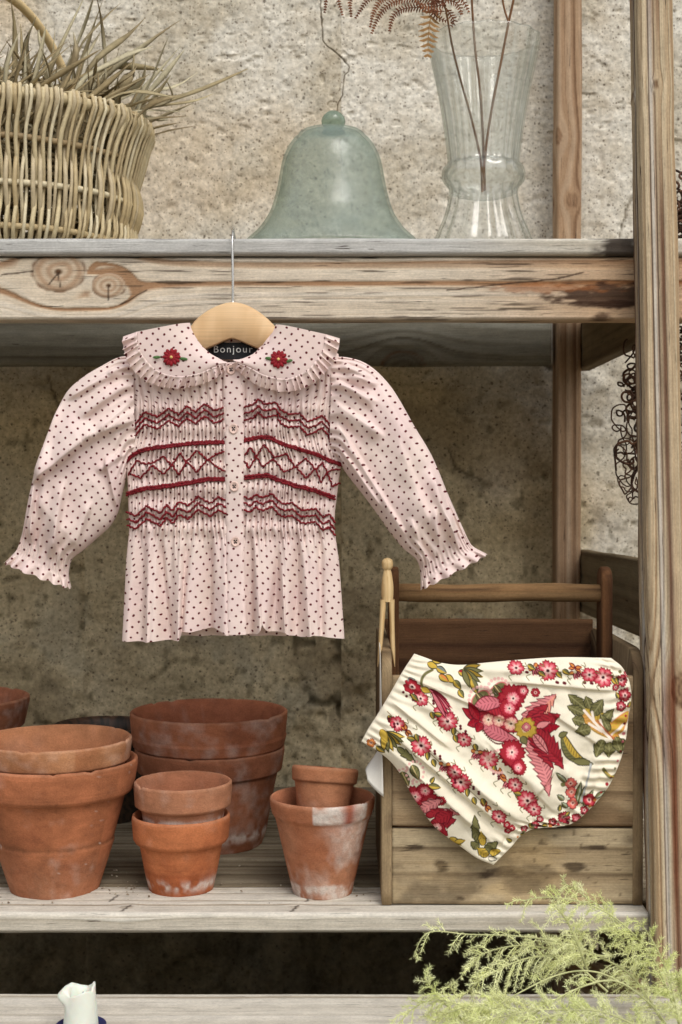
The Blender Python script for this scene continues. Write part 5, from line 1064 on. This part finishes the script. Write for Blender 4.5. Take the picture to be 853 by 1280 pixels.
# print painter on the surface points
class Print:
    def __init__(s, px, py): s.x = px.ravel(); s.y = py.ravel(); s.c = np.tile(S(238, 229, 207), (s.x.size, 1))
    def box(s, cx, cy, r): return np.nonzero((np.abs(s.x - cx) < r) & (np.abs(s.y - cy) < r))[0]
    def put(s, i, c, al): s.c[i] = s.c[i] * (1 - al[:, None]) + np.asarray(c) * al[:, None]
    def dot(s, cx, cy, r, c, asp=1.0, ang=0.0):
        i = s.box(cx, cy, r * max(1, asp) + 2); dx, dy = s.x[i] - cx, s.y[i] - cy; k, q = math.cos(ang), math.sin(ang)
        d = np.hypot((dx * k + dy * q) / asp, -dx * q + dy * k); s.put(i, c, sstep(r + 0.5, r - 0.4, d))
    def flower(s, cx, cy, r, n=7, ang=0.0, asp=1.0, ci=S(236, 170, 170), co=S(196, 60, 78), ol=S(128, 20, 36), ctr=S(60, 24, 30), cut=0.2):
        i = s.box(cx, cy, r * 1.6); dx, dy = s.x[i] - cx, s.y[i] - cy; k, q = math.cos(ang), math.sin(ang); X = (dx * k + dy * q) / asp; Y = -dx * q + dy * k
        d = np.hypot(X, Y); th = np.arctan2(Y, X); e = r * (1 - cut + cut * np.abs(np.cos(n * th / 2)) ** 0.6 + 0.06 * np.cos(3 * n * th)); f = d / e
        c = mix(ci, co, sstep(0.25, 0.9, f + 0.25 * (np.cos(n * th * 1.0) < -0.3))); c = mix(c, ol, sstep(0.82, 0.93, f)); c = mix(c, S(240, 214, 200), 0.6 * sstep(0.42, 0.3, f)); c = mix(c, ctr, sstep(0.2, 0.13, f))
        al = sstep(1.04, 0.97, f); s.c[i] = s.c[i] * (1 - al[:, None]) + c * al[:, None]
    def leaf(s, x0, y0, x1, y1, w, c, ol=None, ser=0.0, vein=None, curve=0.0, half=None):
        L = math.hypot(x1 - x0, y1 - y0); i = s.box((x0 + x1) / 2, (y0 + y1) / 2, L * 0.75 + w * 2); dx, dy = s.x[i] - x0, s.y[i] - y0; k, q = (x1 - x0) / L, (y1 - y0) / L
        t = (dx * k + dy * q) / L; v = -dx * q + dy * k; v = v - curve * np.sin(np.pi * np.clip(t, 0, 1))
        prof_ = w * np.clip(np.sin(np.pi * np.clip(t, 0, 1) ** 0.75), 0, 1) ** 0.8
        if ser: prof_ = prof_ * (1 - ser * ((t * L / 9.0) % 1.0))
        ins = (t > 0) & (t < 1); f = np.where(ins, np.abs(v) / np.maximum(prof_, 0.01), 9)
        cc = np.tile(c, (len(i), 1))
        if half is not None: cc = mix(cc, half, sstep(-0.5, 0.5, v))
        if vein is not None: cc = mix(cc, vein, sstep(0.9, 0.3, np.abs(v)) * ins)
        if ol is not None: cc = mix(cc, ol, sstep(1.7, 0.8, np.maximum(prof_ - np.abs(v), 0)) * ins * (prof_ > 1.2)); cc = mix(cc, ol, 0.55 * sstep(0.25, 0.1, np.abs(((t * L / 4.6 + np.abs(v) * 0.16) % 1.0) - 0.5)) * ins * (prof_ > 5) * (np.abs(v) > 0.9))
        al = sstep(1.08, 0.95, f); s.c[i] = s.c[i] * (1 - al[:, None]) + cc * al[:, None]
    def line(s, pts, w, c):
        p = np.array(pts, float); ctr = p.mean(0); i = s.box(ctr[0], ctr[1], np.abs(p - ctr).max() + w + 2); d = seg_dist(s.x[i], s.y[i], cr(p, 14) if len(p) > 2 else p); s.put(i, c, sstep(w + 0.5, w - 0.4, d))
pr_ = Print(PX, PY)
OLV, OLD, YEL, YLD, RD, DRD, PK, LPK, ORG, GRY = S(116, 112, 72), S(66, 64, 44), S(196, 164, 70), S(150, 122, 48), S(158, 42, 52), S(98, 26, 36), S(200, 112, 120), S(228, 180, 172), S(206, 130, 70), S(120, 128, 124)
def bell(x, y, ang, r=9):
    k, q = math.cos(ang), math.sin(ang)
    for d in (-0.6, -0.2, 0.2, 0.6): pr_.leaf(x, y, x + r * math.cos(ang + d) * 1.3, y + r * math.sin(ang + d) * 1.3, r * 0.28, PK, DRD)
    pr_.leaf(x - r * 0.2 * k + r * 0.9 * q, y - r * .2 * q - r * 0.9 * k, x, y, 3, ORG, DRD); pr_.leaf(x - r * .2 * k - r * 0.9 * q, y - r * .2 * q + r * 0.9 * k, x, y, 3, ORG, DRD); pr_.dot(x, y, 2, S(190, 180, 150))
def butterfly(x, y, ang, r=9):
    for d in (0.35, -0.35, math.pi - 0.4, math.pi + 0.4): pr_.leaf(x, y, x + r * math.cos(ang + d), y + r * math.sin(ang + d), 2.6, ORG, DRD)
    pr_.dot(x, y, 1.6, DRD)
def lf2(x, y, ang, L=11, w=3.5, c=OLV): pr_.leaf(x, y, x + L * math.cos(ang), y + L * math.sin(ang), w, c, OLD, half=YEL)
def berries(pts):
    for (x, y) in pts: pr_.dot(x, y, 1.7, S(92, 20, 34))
D45 = math.radians(42)
# narrow border rows running down from the waist
def border(p, q, items):
    p, q = np.array(p, float), np.array(q, float); ang = math.atan2(*(q - p)[::-1]); nrm = np.array([-math.sin(ang), math.cos(ang)])
    pr_.line([p, q], 0.5, S(150, 130, 96))
    for (f, kind, o) in items:
        x, y = p + (q - p) * f + nrm * o
        if kind == 'F': pr_.flower(x, y, 12.5, 7, ang, 1.1); lf2(x + 11 * math.cos(ang), y + 11 * math.sin(ang), ang + 0.8); lf2(x - 10 * math.cos(ang), y - 10 * math.sin(ang), ang + 2.6)
        if kind == 'f': pr_.flower(x, y, 9, 6, ang, 1.2)
        if kind == 'b': bell(x, y, ang + 0.9, 8)
        if kind == 'y': butterfly(x, y, ang + 0.2, 9)
        if kind == 'd': berries([(x + k_ * 4.5 * math.cos(ang) + ((-1) ** k_) * 1.5, y + k_ * 4.5 * math.sin(ang)) for k_ in range(4)])
        if kind == 'l': lf2(x, y, ang + 0.5)
        if kind in 'Ffby': [pr_.line([(x + dx_, y + dy_), (x + dx_ * 1.5 - dy_ * 0.4, y + dy_ * 1.5 + dx_ * 0.4), (x + dx_ * 1.5, y + dy_ * 1.9)], 0.45, OLV) for dx_, dy_ in ((8, -3), (-4, 8))]
        if kind == 'r': [pr_.flower(x + dx_, y + dy_, 5, 5, co=RD, ci=RD) for dx_, dy_ in ((0, 0), (6, 5), (2, 8))]
border((484, 888), (640, 1035), [(0.02, 'l', 2), (0.09, 'f', 2), (0.15, 'y', 0), (0.27, 'F', 1), (0.37, 'l', 3), (0.44, 'b', -2), (0.58, 'F', 0), (0.69, 'l', 3), (0.78, 'y', 0), (0.84, 'd', 2), (0.95, 'r', 0), (0.20, 'l', -5), (0.34, 'd', -5), (0.50, 'd', 4), (0.64, 'd', -6), (0.73, 'l', -4), (0.88, 'f', -1), (0.03, 'd', 6), (0.51, 'f', -4)])
border((528, 868), (672, 1012), [(0.0, 'f', 4), (0.06, 'd', -4), (0.15, 'f', 0), (0.21, 'F', 0), (0.36, 'f', 2), (0.42, 'l', -4), (0.55, 'F', -2), (0.67, 'y', 0), (0.73, 'b', 0), (0.82, 'l', 2), (0.90, 'F', 0), (0.28, 'd', -6), (0.30, 'l', 6), (0.47, 'b', 2), (0.62, 'd', 5), (0.78, 'f', -3), (0.97, 'f', 2), (0.10, 'l', 6)])
border((640, 833), (768, 845), [(0.03, 'f', 0), (0.12, 'd', 4), (0.34, 'F', 0), (0.42, 'd', 13), (0.60, 'b', -2), (0.60, 'y', -7), (0.68, 'd', 10), (0.88, 'F', 2), (0.20, 'b', -2), (0.25, 'l', 2), (0.48, 'l', -3), (0.74, 'f', 0), (0.14, 'l', -5)])
# upper left: thistle, tulip
pr_.line([(530, 862), (526, 852), (530, 842), (540, 836)], 1.6, OLV); pr_.flower(515, 857, 9, 3, 0.4, 1.3, ci=RD, co=RD); pr_.line([(518, 848), (512, 846), (510, 850)], 0.8, GRY)
for k_ in range(6): pr_.leaf(534 + k_, 859 + k_ * 0.6, 566 - abs(k_ - 2.5) * 3, 873 + k_ * 5, 3.4, PK if k_ % 2 else S(198, 70, 90), DRD)
pr_.leaf(526, 858, 538, 864, 4.5, YEL, OLD); berries([(504, 864), (508, 869), (513, 867), (516, 873)]); lf2(514, 866, 0.8, 12)
for (x, y, a_, c_) in ((534, 828, 0.4, YEL), (545, 833, 0.5, GRY), (556, 842, 0.7, YEL), (566, 848, 0.9, OLV), (548, 842, 0.6, ORG), (540, 824, 0.2, GRY), (572, 838, 0.3, RD)): lf2(x, y, a_, 15, 4.5, c_)
for k_ in range(6): pr_.leaf(578, 836, 578 + 26 * math.cos(-0.5 + k_ * 0.35), 838 + 20 * math.sin(-0.4 + k_ * 0.38), 4, OLV if k_ % 2 else YLD, OLD)
pr_.line([(585, 850), (592, 862), (605, 866)], 1.3, OLV); lf2(588, 846, 1.2, 22, 5); lf2(572, 860, 1.0, 12, 4)
# centre medallion
for (x, y) in ((622, 862), (600, 872)):
    for k_ in range(20): pr_.dot(x + 15 * math.cos(k_ * 0.314), y + 15 * math.sin(k_ * 0.314) * 1.05, 2.0, LPK)
    pr_.flower(x, y, 13.5, 1, 0.9, 0.8, ci=OLD, co=OLV, ol=S(214, 120, 120), ctr=OLD, cut=0.1); pr_.leaf(x - 6, y - 8, x + 7, y + 9, 4.5, S(96, 84, 58), OLD, vein=S(190, 170, 120))
for k_ in range(26): pr_.dot(598 + k_ * 1.9, 898 + 22 * math.sin(k_ / 25 * math.pi * 0.95), 2.0, S(232, 214, 190)); pr_.dot(596 + k_ * 2.0, 902 + 24 * math.sin(k_ / 25 * math.pi * 0.95), 1.1, S(90, 50, 44))
pr_.leaf(594, 884, 652, 912, 17, RD, DRD, curve=-3); pr_.leaf(600, 900, 646, 922, 9, PK, DRD, curve=4)
pr_.leaf(590, 882, 632, 878, 9, PK, DRD, curve=-4)
for (x, y, r_) in ((609, 897, 8.5), (622, 898, 8.5), (637, 902, 9.5)): pr_.flower(x, y, r_, 8, ci=S(232, 206, 170), co=S(226, 160, 150), ol=S(160, 60, 70), ctr=S(84, 60, 34))
for (x, y, x1, y1) in ((598, 898, 576, 882), (598, 899, 582, 903), (597, 897, 584, 874), (600, 900, 594, 912)): pr_.leaf(x, y, x1, y1, 6, RD, DRD, half=S(150, 26, 40))
for (x, y, r_) in ((638, 870, 17), (652, 862, 8), (668, 864, 6), (634, 882, 12), (638, 938, 17), (646, 955, 10)): pr_.flower(x, y, r_, 6, ci=RD, co=RD, ctr=RD, cut=0.14)
for (x, y, r_) in ((640, 871, 8.5), (635, 883, 7.5), (653, 862, 5), (638, 937, 9), (645, 955, 6)): pr_.flower(x, y, r_, 5, ci=LPK, co=S(222, 120, 130), ol=S(180, 50, 70), ctr=S(60, 24, 40))
for k_ in range(14): pr_.dot(622 + 14 * math.cos(k_ * 0.25 + 1.3), 948 + 15 * math.sin(k_ * 0.25 + 1.3), 1.8, LPK)
PKL = S(216, 136, 136)
pr_.leaf(650, 905, 694, 866, 15, PKL, DRD, ser=0.3, half=S(226, 150, 130)); pr_.leaf(655, 900, 684, 878, 9, RD, DRD, ser=0.25); pr_.leaf(660, 902, 680, 884, 6, RD, DRD, ser=0.4)
pr_.leaf(656, 912, 684, 992, 14, PKL, DRD, ser=0.3, curve=-5); pr_.leaf(660, 915, 690, 958, 9, RD, DRD, ser=0.4)
pr_.leaf(662, 908, 698, 890, 12, RD, DRD, ser=0.3); pr_.leaf(664, 910, 698, 905, 9, S(150, 24, 40), DRD, ser=0.3); pr_.leaf(668, 906, 686, 900, 5, PKL, DRD)
pr_.leaf(658, 908, 702, 958, 15, RD, DRD, ser=0.25, curve=-4); pr_.leaf(664, 914, 684, 940, 6.5, PKL, DRD, vein=DRD)
pr_.flower(655, 908, 14, 4, 0.4, ci=YEL, co=YEL, ol=YLD, ctr=PK); pr_.leaf(650, 918, 657, 928, 5, OLV, OLD); pr_.flower(656, 906, 6, 4, ci=PK, co=PK, ctr=S(236, 190, 150))
# right olive spray
pr_.leaf(722, 880, 775, 925, 13, YEL, YLD, half=S(206, 150, 80)); pr_.leaf(760, 920, 786, 888, 9, YEL, ORG)
for (x0, y0, x1, y1, w_) in ((730, 884, 708, 866, 8), (728, 890, 706, 880, 7), (736, 884, 730, 868, 7), (738, 892, 752, 872, 9), (748, 905, 766, 884, 8), (728, 900, 712, 896, 8), (736, 908, 716, 912, 9), (752, 922, 742, 944, 9), (760, 926, 760, 946, 9), (770, 924, 786, 938, 9), (760, 912, 748, 890, 7), (768, 920, 776, 942, 8)): pr_.leaf(x0, y0, x1, y1, w_, OLV, OLD, ser=0.22, vein=S(142, 138, 96))
for pts in ([(728, 886), (746, 906), (762, 922)], [(740, 900), (738, 888)], [(752, 912), (748, 898)], [(762, 918), (780, 904)], [(734, 902), (750, 912)]): pr_.line(pts, 1.5, S(236, 222, 206))
pr_.line([(744, 898), (756, 912), (766, 922)], 0.8, S(176, 96, 70))
# s-shaped leaf, hooks, rosebuds
pr_.leaf(700, 914, 738, 954, 8, YEL, OLD, curve=9, half=OLV); pr_.leaf(714, 948, 740, 952, 5, OLV, OLD); pr_.leaf(696, 918, 708, 912, 4, OLV, OLD)
pr_.line([(753, 960), (762, 970), (774, 966), (780, 950)], 2.2, OLV); pr_.line([(756, 964), (766, 970), (774, 966)], 0.7, YEL)
for (x, y) in ((711, 976), (713, 988), (715, 1002)): pr_.flower(x, y, 8, 4, ci=S(224, 140, 120), co=S(210, 96, 90), ol=DRD, ctr=S(120, 30, 40))
for (x0, y0, x1, y1) in ((706, 975, 692, 962), (704, 998, 694, 990), (708, 1008, 700, 1000), (722, 1004, 730, 978), (726, 1004, 742, 986), (728, 1006, 738, 996), (720, 1000, 724, 972), (742, 996, 758, 988)): pr_.leaf(x0, y0, x1, y1, 3.6, OLV, OLD, half=S(170, 176, 150))
pr_.flower(736, 999, 8, 3, 1.0, 1.2, ci=S(206, 80, 90), co=RD); pr_.dot(702, 978, 3, OLV); pr_.line([(726, 1000), (732, 970), (736, 952)], 1.2, S(176, 178, 176))
for (x, y, r_) in ((704, 1020, 8), (720, 1022, 7), (730, 1012, 6), (690, 1026, 6), (674, 1022, 5), (668, 1030, 6), (655, 1034, 5), (776, 850, 8), (780, 868, 9), (775, 882, 7), (784, 842, 5), (768, 858, 5)): pr_.flower(x, y, r_, 5, ci=PK, co=RD, ol=DRD)
for (x, y) in ((698, 1012), (712, 1014), (684, 1030), (662, 1026), (772, 872), (784, 884), (770, 846), (650, 1042), (640, 1052)): lf2(x, y, random.uniform(0, 6), 9, 3)
for k_ in range(26): x, y = side_r[int(8 + k_ * 4.6)] * 0.965 + np.array([645, 930]) * 0.035; pr_.dot(x, y, random.uniform(1.2, 2.4), random.choice([RD, DRD, OLV, PK, ORG]))
# lower left repeat
for k_ in range(7): pr_.leaf(480, 914, 480 + 26 * math.cos(0.1 + k_ * 0.25), 916 + 24 * math.sin(0.1 + k_ * 0.25), 4.5, OLV if k_ % 2 else YEL, OLD)
pr_.leaf(496, 932, 520, 951, 6, OLV, OLD, ser=0.3); pr_.leaf(476, 910, 484, 926, 5, YEL, YLD); pr_.flower(464, 928, 6, 5, ci=ORG, co=ORG); lf2(470, 932, 0.6, 14, 4); 
for (x, y) in ((506, 972), (518, 962)):
    for k_ in range(14): pr_.dot(x + 11 * math.cos(k_ * 0.45), y + 13 * math.sin(k_ * 0.45), 1.7, LPK)
    pr_.leaf(x - 4, y - 9, x + 5, y + 10, 6, OLV, OLD, vein=S(190, 170, 120))
for (x, y, r_) in ((520, 994, 14), (531, 986, 11), (538, 1000, 12), (550, 998, 7)): pr_.flower(x, y, r_, 6, ci=RD, co=RD, ctr=RD, cut=0.14)
for (x, y, r_) in ((519, 995, 8), (531, 986, 7)): pr_.flower(x, y, r_, 5, ci=LPK, co=S(222, 120, 130), ol=S(180, 50, 70))
pr_.leaf(524, 1014, 552, 996, 10, PKL, DRD, ser=0.3); pr_.leaf(532, 1020, 556, 1008, 7, RD, DRD, ser=0.3); pr_.leaf(552, 1012, 574, 1014, 7, PKL, DRD, ser=0.4)
for (x0, y0, x1, y1) in ((538, 1030, 570, 1022), (540, 1032, 560, 1044), (545, 1024, 566, 1012)): pr_.leaf(x0, y0, x1, y1, 11, RD, DRD, ser=0.3)
pr_.flower(546, 1034, 7, 5, ci=LPK, co=PKL); lf2(562, 1046, 0.6, 18, 5, YEL); lf2(568, 1052, -0.2, 14, 4, YEL); lf2(535, 978, 0.2, 16, 4); lf2(537, 975, -0.9, 9, 3)
for (x0, y0, x1, y1, w_, c_) in ((594, 1042, 592, 1015, 6, OLV), (600, 1052, 590, 1030, 7, OLV), (604, 1056, 600, 1036, 6, YEL), (598, 1060, 588, 1050, 6, OLV), (606, 1064, 622, 1050, 8, OLV), (610, 1070, 596, 1058, 7, YEL), (612, 1066, 626, 1062, 6, YEL), (610, 1072, 622, 1074, 4, S(240, 230, 210))): pr_.leaf(x0, y0, x1, y1, w_, c_, OLD, ser=0.2)
cB = pr_.c.reshape(NA, NB, 3)
# keep the bloomers clear of the crate front and let the top roll over its edge
fr = P(PX, PY, DBL); fr[..., 1] = DBL + off
bk = P(PX, PY, DBL); bk[..., 1] = DBL + 0.006 * np.clip(4 * a * (1 - a), 0, 1) ** 0.5 * np.clip(4 * b * (1 - b), 0, 1) ** 0.5
st = 6; ia = np.r_[np.arange(0, NA - 1, st), NA - 1]; ib = np.r_[np.arange(0, NB - 1, st), NB - 1]
bl = thing('bloomers', P(620, 1080, DBL), 'cream floral baby bloomers draped askew over the front of the wooden crate', 'bloomers')
V = np.vstack([fr.reshape(-1, 3)]); F = gfaces(NA, NB, flip=True)
part('front', V, F, M_PRINT, bl, cB)
bk2 = bk[np.ix_(ia, ib)]; part('back', bk2, gfaces(len(ia), len(ib)), M_PRINT, bl, cB[np.ix_(ia, ib)])

# ------------------------------------------------------------------ tangle of rusty wire hanging behind the right post
wire = thing('wire_tangle', P(812, 620, 2.02), 'dark rusty tangle of twisted wire hanging behind the right front post', 'wire')
rw = random.Random(5)
def col_c(y): return np.interp(y, [210, 420, 520, 640], [868, 826, 816, 812]), np.interp(y, [210, 300, 420, 520, 600, 640], [28, 28, 44, 52, 42, 18])
for k in range(190):
    y0 = rw.uniform(230, 600); pts = []
    y = y0; cx_, hw_ = col_c(y); x = cx_ + rw.uniform(-0.9, 0.9) * hw_; dd = 2.02 + rw.uniform(-0.035, 0.035); ang_ = rw.uniform(0, 6.28); da = rw.choice([-1, 1]) * rw.uniform(0.5, 1.0); stp = rw.uniform(3.5, 7.5)
    for i in range(rw.randint(10, 22)):
        pts.append((x, y, dd)); ang_ += da + rw.uniform(-0.45, 0.45); x += stp * math.cos(ang_); y += stp * math.sin(ang_) + rw.uniform(0.2, 2.2); dd += rw.uniform(-0.006, 0.006)
        cx_, hw_ = col_c(y); x = min(max(x, cx_ - hw_), cx_ + hw_ * 1.2); y = min(y, 630)
        if rw.random() < 0.2: da = -da
    q = np.array(pts); path = P(q[:, 0], q[:, 1], q[:, 2]); V, F = tube(cr(path, len(pts) * 4), rw.uniform(0.0010, 0.0020), 5); part('wire_strand', V, F, M_RUST, wire, mix(S(104, 72, 52), S(58, 42, 34), vn(np.arange(len(V)) * 0.02, 0, k)))
q = [(818, 620, 2.02), (822, 520, 2.03), (828, 430, 2.02), (846, 340, 2.02), (862, 250, 2.02), (868, 150, 2.05)]
for k in range(5):
    pp = np.array([(x + rw.uniform(-14, 14), y, d_ + rw.uniform(-.02, .02)) for x, y, d_ in q]); V, F = tube(cr(P(pp[:, 0], pp[:, 1], pp[:, 2]), 60), 0.002, 5); part('wire_strand', V, F, M_RUST, wire, S(52, 36, 28))

# ------------------------------------------------------------------ feathery pale green foliage in front, lower right
plant = thing('asparagus_fern', (0.40, 1.50, Z_STEP), 'pale green feathery fern sprays spreading from the lower right corner', 'fern')
rp = random.Random(11); rpn = np.random.default_rng(11)
STEMS = [
 ([(862, 1340), (846, 1270), (820, 1205), (782, 1158), (740, 1132), (695, 1122), (662, 1124), (651, 1132)], 1.46, 1.0),
 ([(862, 1340), (840, 1250), (802, 1190), (765, 1146), (728, 1118), (703, 1103)], 1.50, 1.0),
 ([(862, 1340), (800, 1232), (750, 1196), (700, 1178), (645, 1170), (585, 1168), (545, 1164), (528, 1172), (517, 1196)], 1.47, 1.0),
 ([(862, 1340), (820, 1262), (772, 1226), (738, 1214), (700, 1218), (655, 1238), (605, 1268), (560, 1300)], 1.43, 0.15),
 ([(862, 1340), (830, 1276), (800, 1244), (768, 1226), (732, 1232), (694, 1250), (650, 1280)], 1.41, 0.25),
 ([(760, 1240), (712, 1200), (672, 1196), (636, 1206), (600, 1226), (575, 1246), (560, 1231)], 1.45, 1.0),
 ([(700, 1340), (640, 1290), (590, 1262), (545, 1250), (515, 1262), (496, 1284)], 1.40, 1.0),
 ([(640, 1330), (590, 1285), (552, 1250), (530, 1222)], 1.42, 0.8),
 ([(735, 1214), (722, 1180), (708, 1150), (690, 1128)], 1.44, 0.7),
 ([(862, 1340), (846, 1262), (832, 1210), (812, 1170), (796, 1150)], 1.45, 0.9),
 ([(860, 1345), (800, 1290), (740, 1268), (680, 1262), (620, 1272), (560, 1288)], 1.38, 1.1),
 ([(862, 1340), (815, 1262), (790, 1210), (776, 1170), (760, 1140)], 1.52, 0.9),
 ([(750, 1226), (720, 1238), (712, 1262), (730, 1286)], 1.43, 0.2),
 ([(862, 1340), (858, 1280), (850, 1240), (846, 1215)], 1.42, 1.0),
 ([(760, 1196), (700, 1188), (650, 1182), (605, 1192), (585, 1212)], 1.49, 1.0),
 ([(800, 1300), (740, 1280), (680, 1276), (630, 1262), (590, 1258), (560, 1266)], 1.39, 1.1),
 ([(850, 1330), (790, 1280), (735, 1262), (690, 1270), (640, 1284)], 1.37, 1.0),
 ([(690, 1250), (660, 1262), (620, 1258), (585, 1264), (540, 1276)], 1.42, 1.0),
]
PCG = [S(234, 238, 172), S(218, 226, 150), S(242, 244, 194)]
def needles(path, tang, dens, ln, wdt):
    n = len(path); k = dens; idx = np.repeat(np.arange(n), k); m = len(idx)
    base = path[idx] + (rpn.random((m, 1)) - 0.5) * np.gradient(path, axis=0)[idx]
    rnd = rpn.normal(size=(m, 3)); t = tang[idx]; rnd -= t * np.sum(rnd * t, 1)[:, None] * 0.9; rnd /= np.linalg.norm(rnd, axis=1)[:, None]
    dr = rnd + t * 0.7; dr /= np.linalg.norm(dr, axis=1)[:, None]; L = ln * (0.6 + 0.6 * rpn.random((m, 1)))
    sd = np.cross(dr, rpn.normal(size=(m, 3))); sd /= np.linalg.norm(sd, axis=1)[:, None] + 1e-9
    tip = base + dr * L; mid = base + dr * L * 0.5
    V = np.stack([base, mid + sd * wdt, tip, mid - sd * wdt], 1).reshape(-1, 3); F = np.arange(m * 4).reshape(-1, 4); return V, F
for si, (pts, dep, leafy) in enumerate(STEMS):
    q = np.array(pts, float); dd = dep + np.linspace(0.03, -0.01, len(q)) + np.array([rp.uniform(-0.015, 0.015) for _ in q])
    path = cr(P(q[:, 0], q[:, 1], dd), 70); V, F = tube(path, np.linspace(0.0014, 0.0006, 70), 5); part('stem', V, F, M_PLANT, plant, S(190, 192, 140))
    tg = np.gradient(path, axis=0); tg /= np.linalg.norm(tg, axis=1)[:, None]; out = []
    start = 14 if leafy < 0.5 else 8
    i = start
    while i < 69:
        f = i / 69.0
        if rp.random() < leafy * 0.72:
            L = rp.uniform(0.014, 0.046) * (1.0 - 0.55 * f) * (0.7 + 0.3 * min(1, leafy)); side = np.cross(tg[i], [0, -1, 0.1]) * rp.choice([-1, 1]) + np.array([0, rp.uniform(-0.6, 0.6), rp.uniform(-0.4, 0.2)])
            d0_ = tg[i] * 0.75 + side * 0.75; d0_ /= np.linalg.norm(d0_); p1 = path[i] + d0_ * L * 0.5; p2 = path[i] + d0_ * L + np.array([0, 0, -0.22 * L * rp.random() * 2])
            bp = cr([path[i], p1, p2], max(8, int(L / 0.0016))); bt = np.gradient(bp, axis=0); bt /= np.linalg.norm(bt, axis=1)[:, None]
            out.append(tube(bp, np.linspace(0.0006, 0.0003, len(bp)), 4)); out.append(needles(bp[2:], bt[2:], 6, 0.0052, 0.00026))
        i += 1
    if leafy >= 0.7: out.append(needles(path[start + 6:], tg[start + 6:], 6, 0.0046, 0.00024))
    if out:
        V, F = join(*out); fo = part('foliage', V, F, M_PLANT, plant, mix(PCG[si % 3], PCG[(si + 1) % 3], vn(np.arange(len(V)) * 0.004, 0, si)), smooth=False); fo['kind'] = 'stuff'

# ------------------------------------------------------------------ candle stub with a small dark blue dish
dK = 1.475; cxk = KX(97, dK); sK = dK / FPX
candle = thing('candle', (cxk, dK, Z_STEP), 'half melted white candle stub at the lower left corner', 'candle')
nseg = 72; a_ = np.linspace(0, 2 * np.pi, nseg, endpoint=False); zt_ = lambda y: float(P(0, y, dK)[2])
lipy = np.interp(a_, np.radians([0, 20, 45, 70, 100, 140, 170, 200, 230, 250, 275, 300, 330, 345, 360]), [1230, 1229, 1234, 1238, 1237, 1232, 1233, 1236, 1242, 1240, 1237, 1234, 1236, 1231, 1230])
ztop = np.array([zt_(y) for y in lipy]); rk = 20 * sK
zf_ = np.linspace(0, 1, 26)[:, None]
bul = 1 + 0.55 * np.exp(-((a_ - math.radians(188)) / 0.42) ** 2)[None] * np.exp(-((zf_ - 0.84) / 0.17) ** 2) + 0.06 * (fbm(a_[None] * 2, zf_ * 5, 3, 4) - 0.5)
Rk = rk * (1.12 - 0.22 * zf_) * bul; Zk = (Z_STEP + 0.006) + (ztop[None] - Z_STEP - 0.006) * zf_
out_ = np.stack([cxk + Rk * np.cos(a_), dK + Rk * np.sin(a_), Zk], -1)
ri = rk * np.array([0.80, 0.66, 0.55, 0.4, 0.05])[:, None]; zi = np.array([0.0, -0.004, -0.012, -0.016, -0.017])[:, None]
in_ = np.stack([cxk + ri * np.cos(a_), dK + ri * np.sin(a_), np.minimum(ztop[None] + zi, ztop[None])], -1)
V = np.concatenate([out_, in_]); part('wax', V, gfaces(len(V), nseg, cv=True, flip=True), M_WAX, candle, S(222, 226, 214))
V, F = tube(np.array([(cxk, dK, zt_(1250)), (cxk + 0.001, dK, zt_(1244)), (cxk + 0.003, dK, zt_(1240))]), 0.0008, 6); part('wick', V, F, M_PLAIN, candle, S(40, 36, 32))
dish = [(0.002, Z_STEP + 0.001), (0.020, Z_STEP + 0.0008), (0.0265, Z_STEP + 0.004), (0.0275, zt_(1279) if False else Z_STEP + 0.012), (0.0262, Z_STEP + 0.0125), (0.024, Z_STEP + 0.006), (0.002, Z_STEP + 0.005)]
V, F = lathe(dish, cxk, dK, 48); single('candle_dish', V, F, M_PLAIN, 'dark blue glazed dish under the white candle stub', 'dish', None, S(44, 46, 92), base=(cxk, dK, Z_STEP))
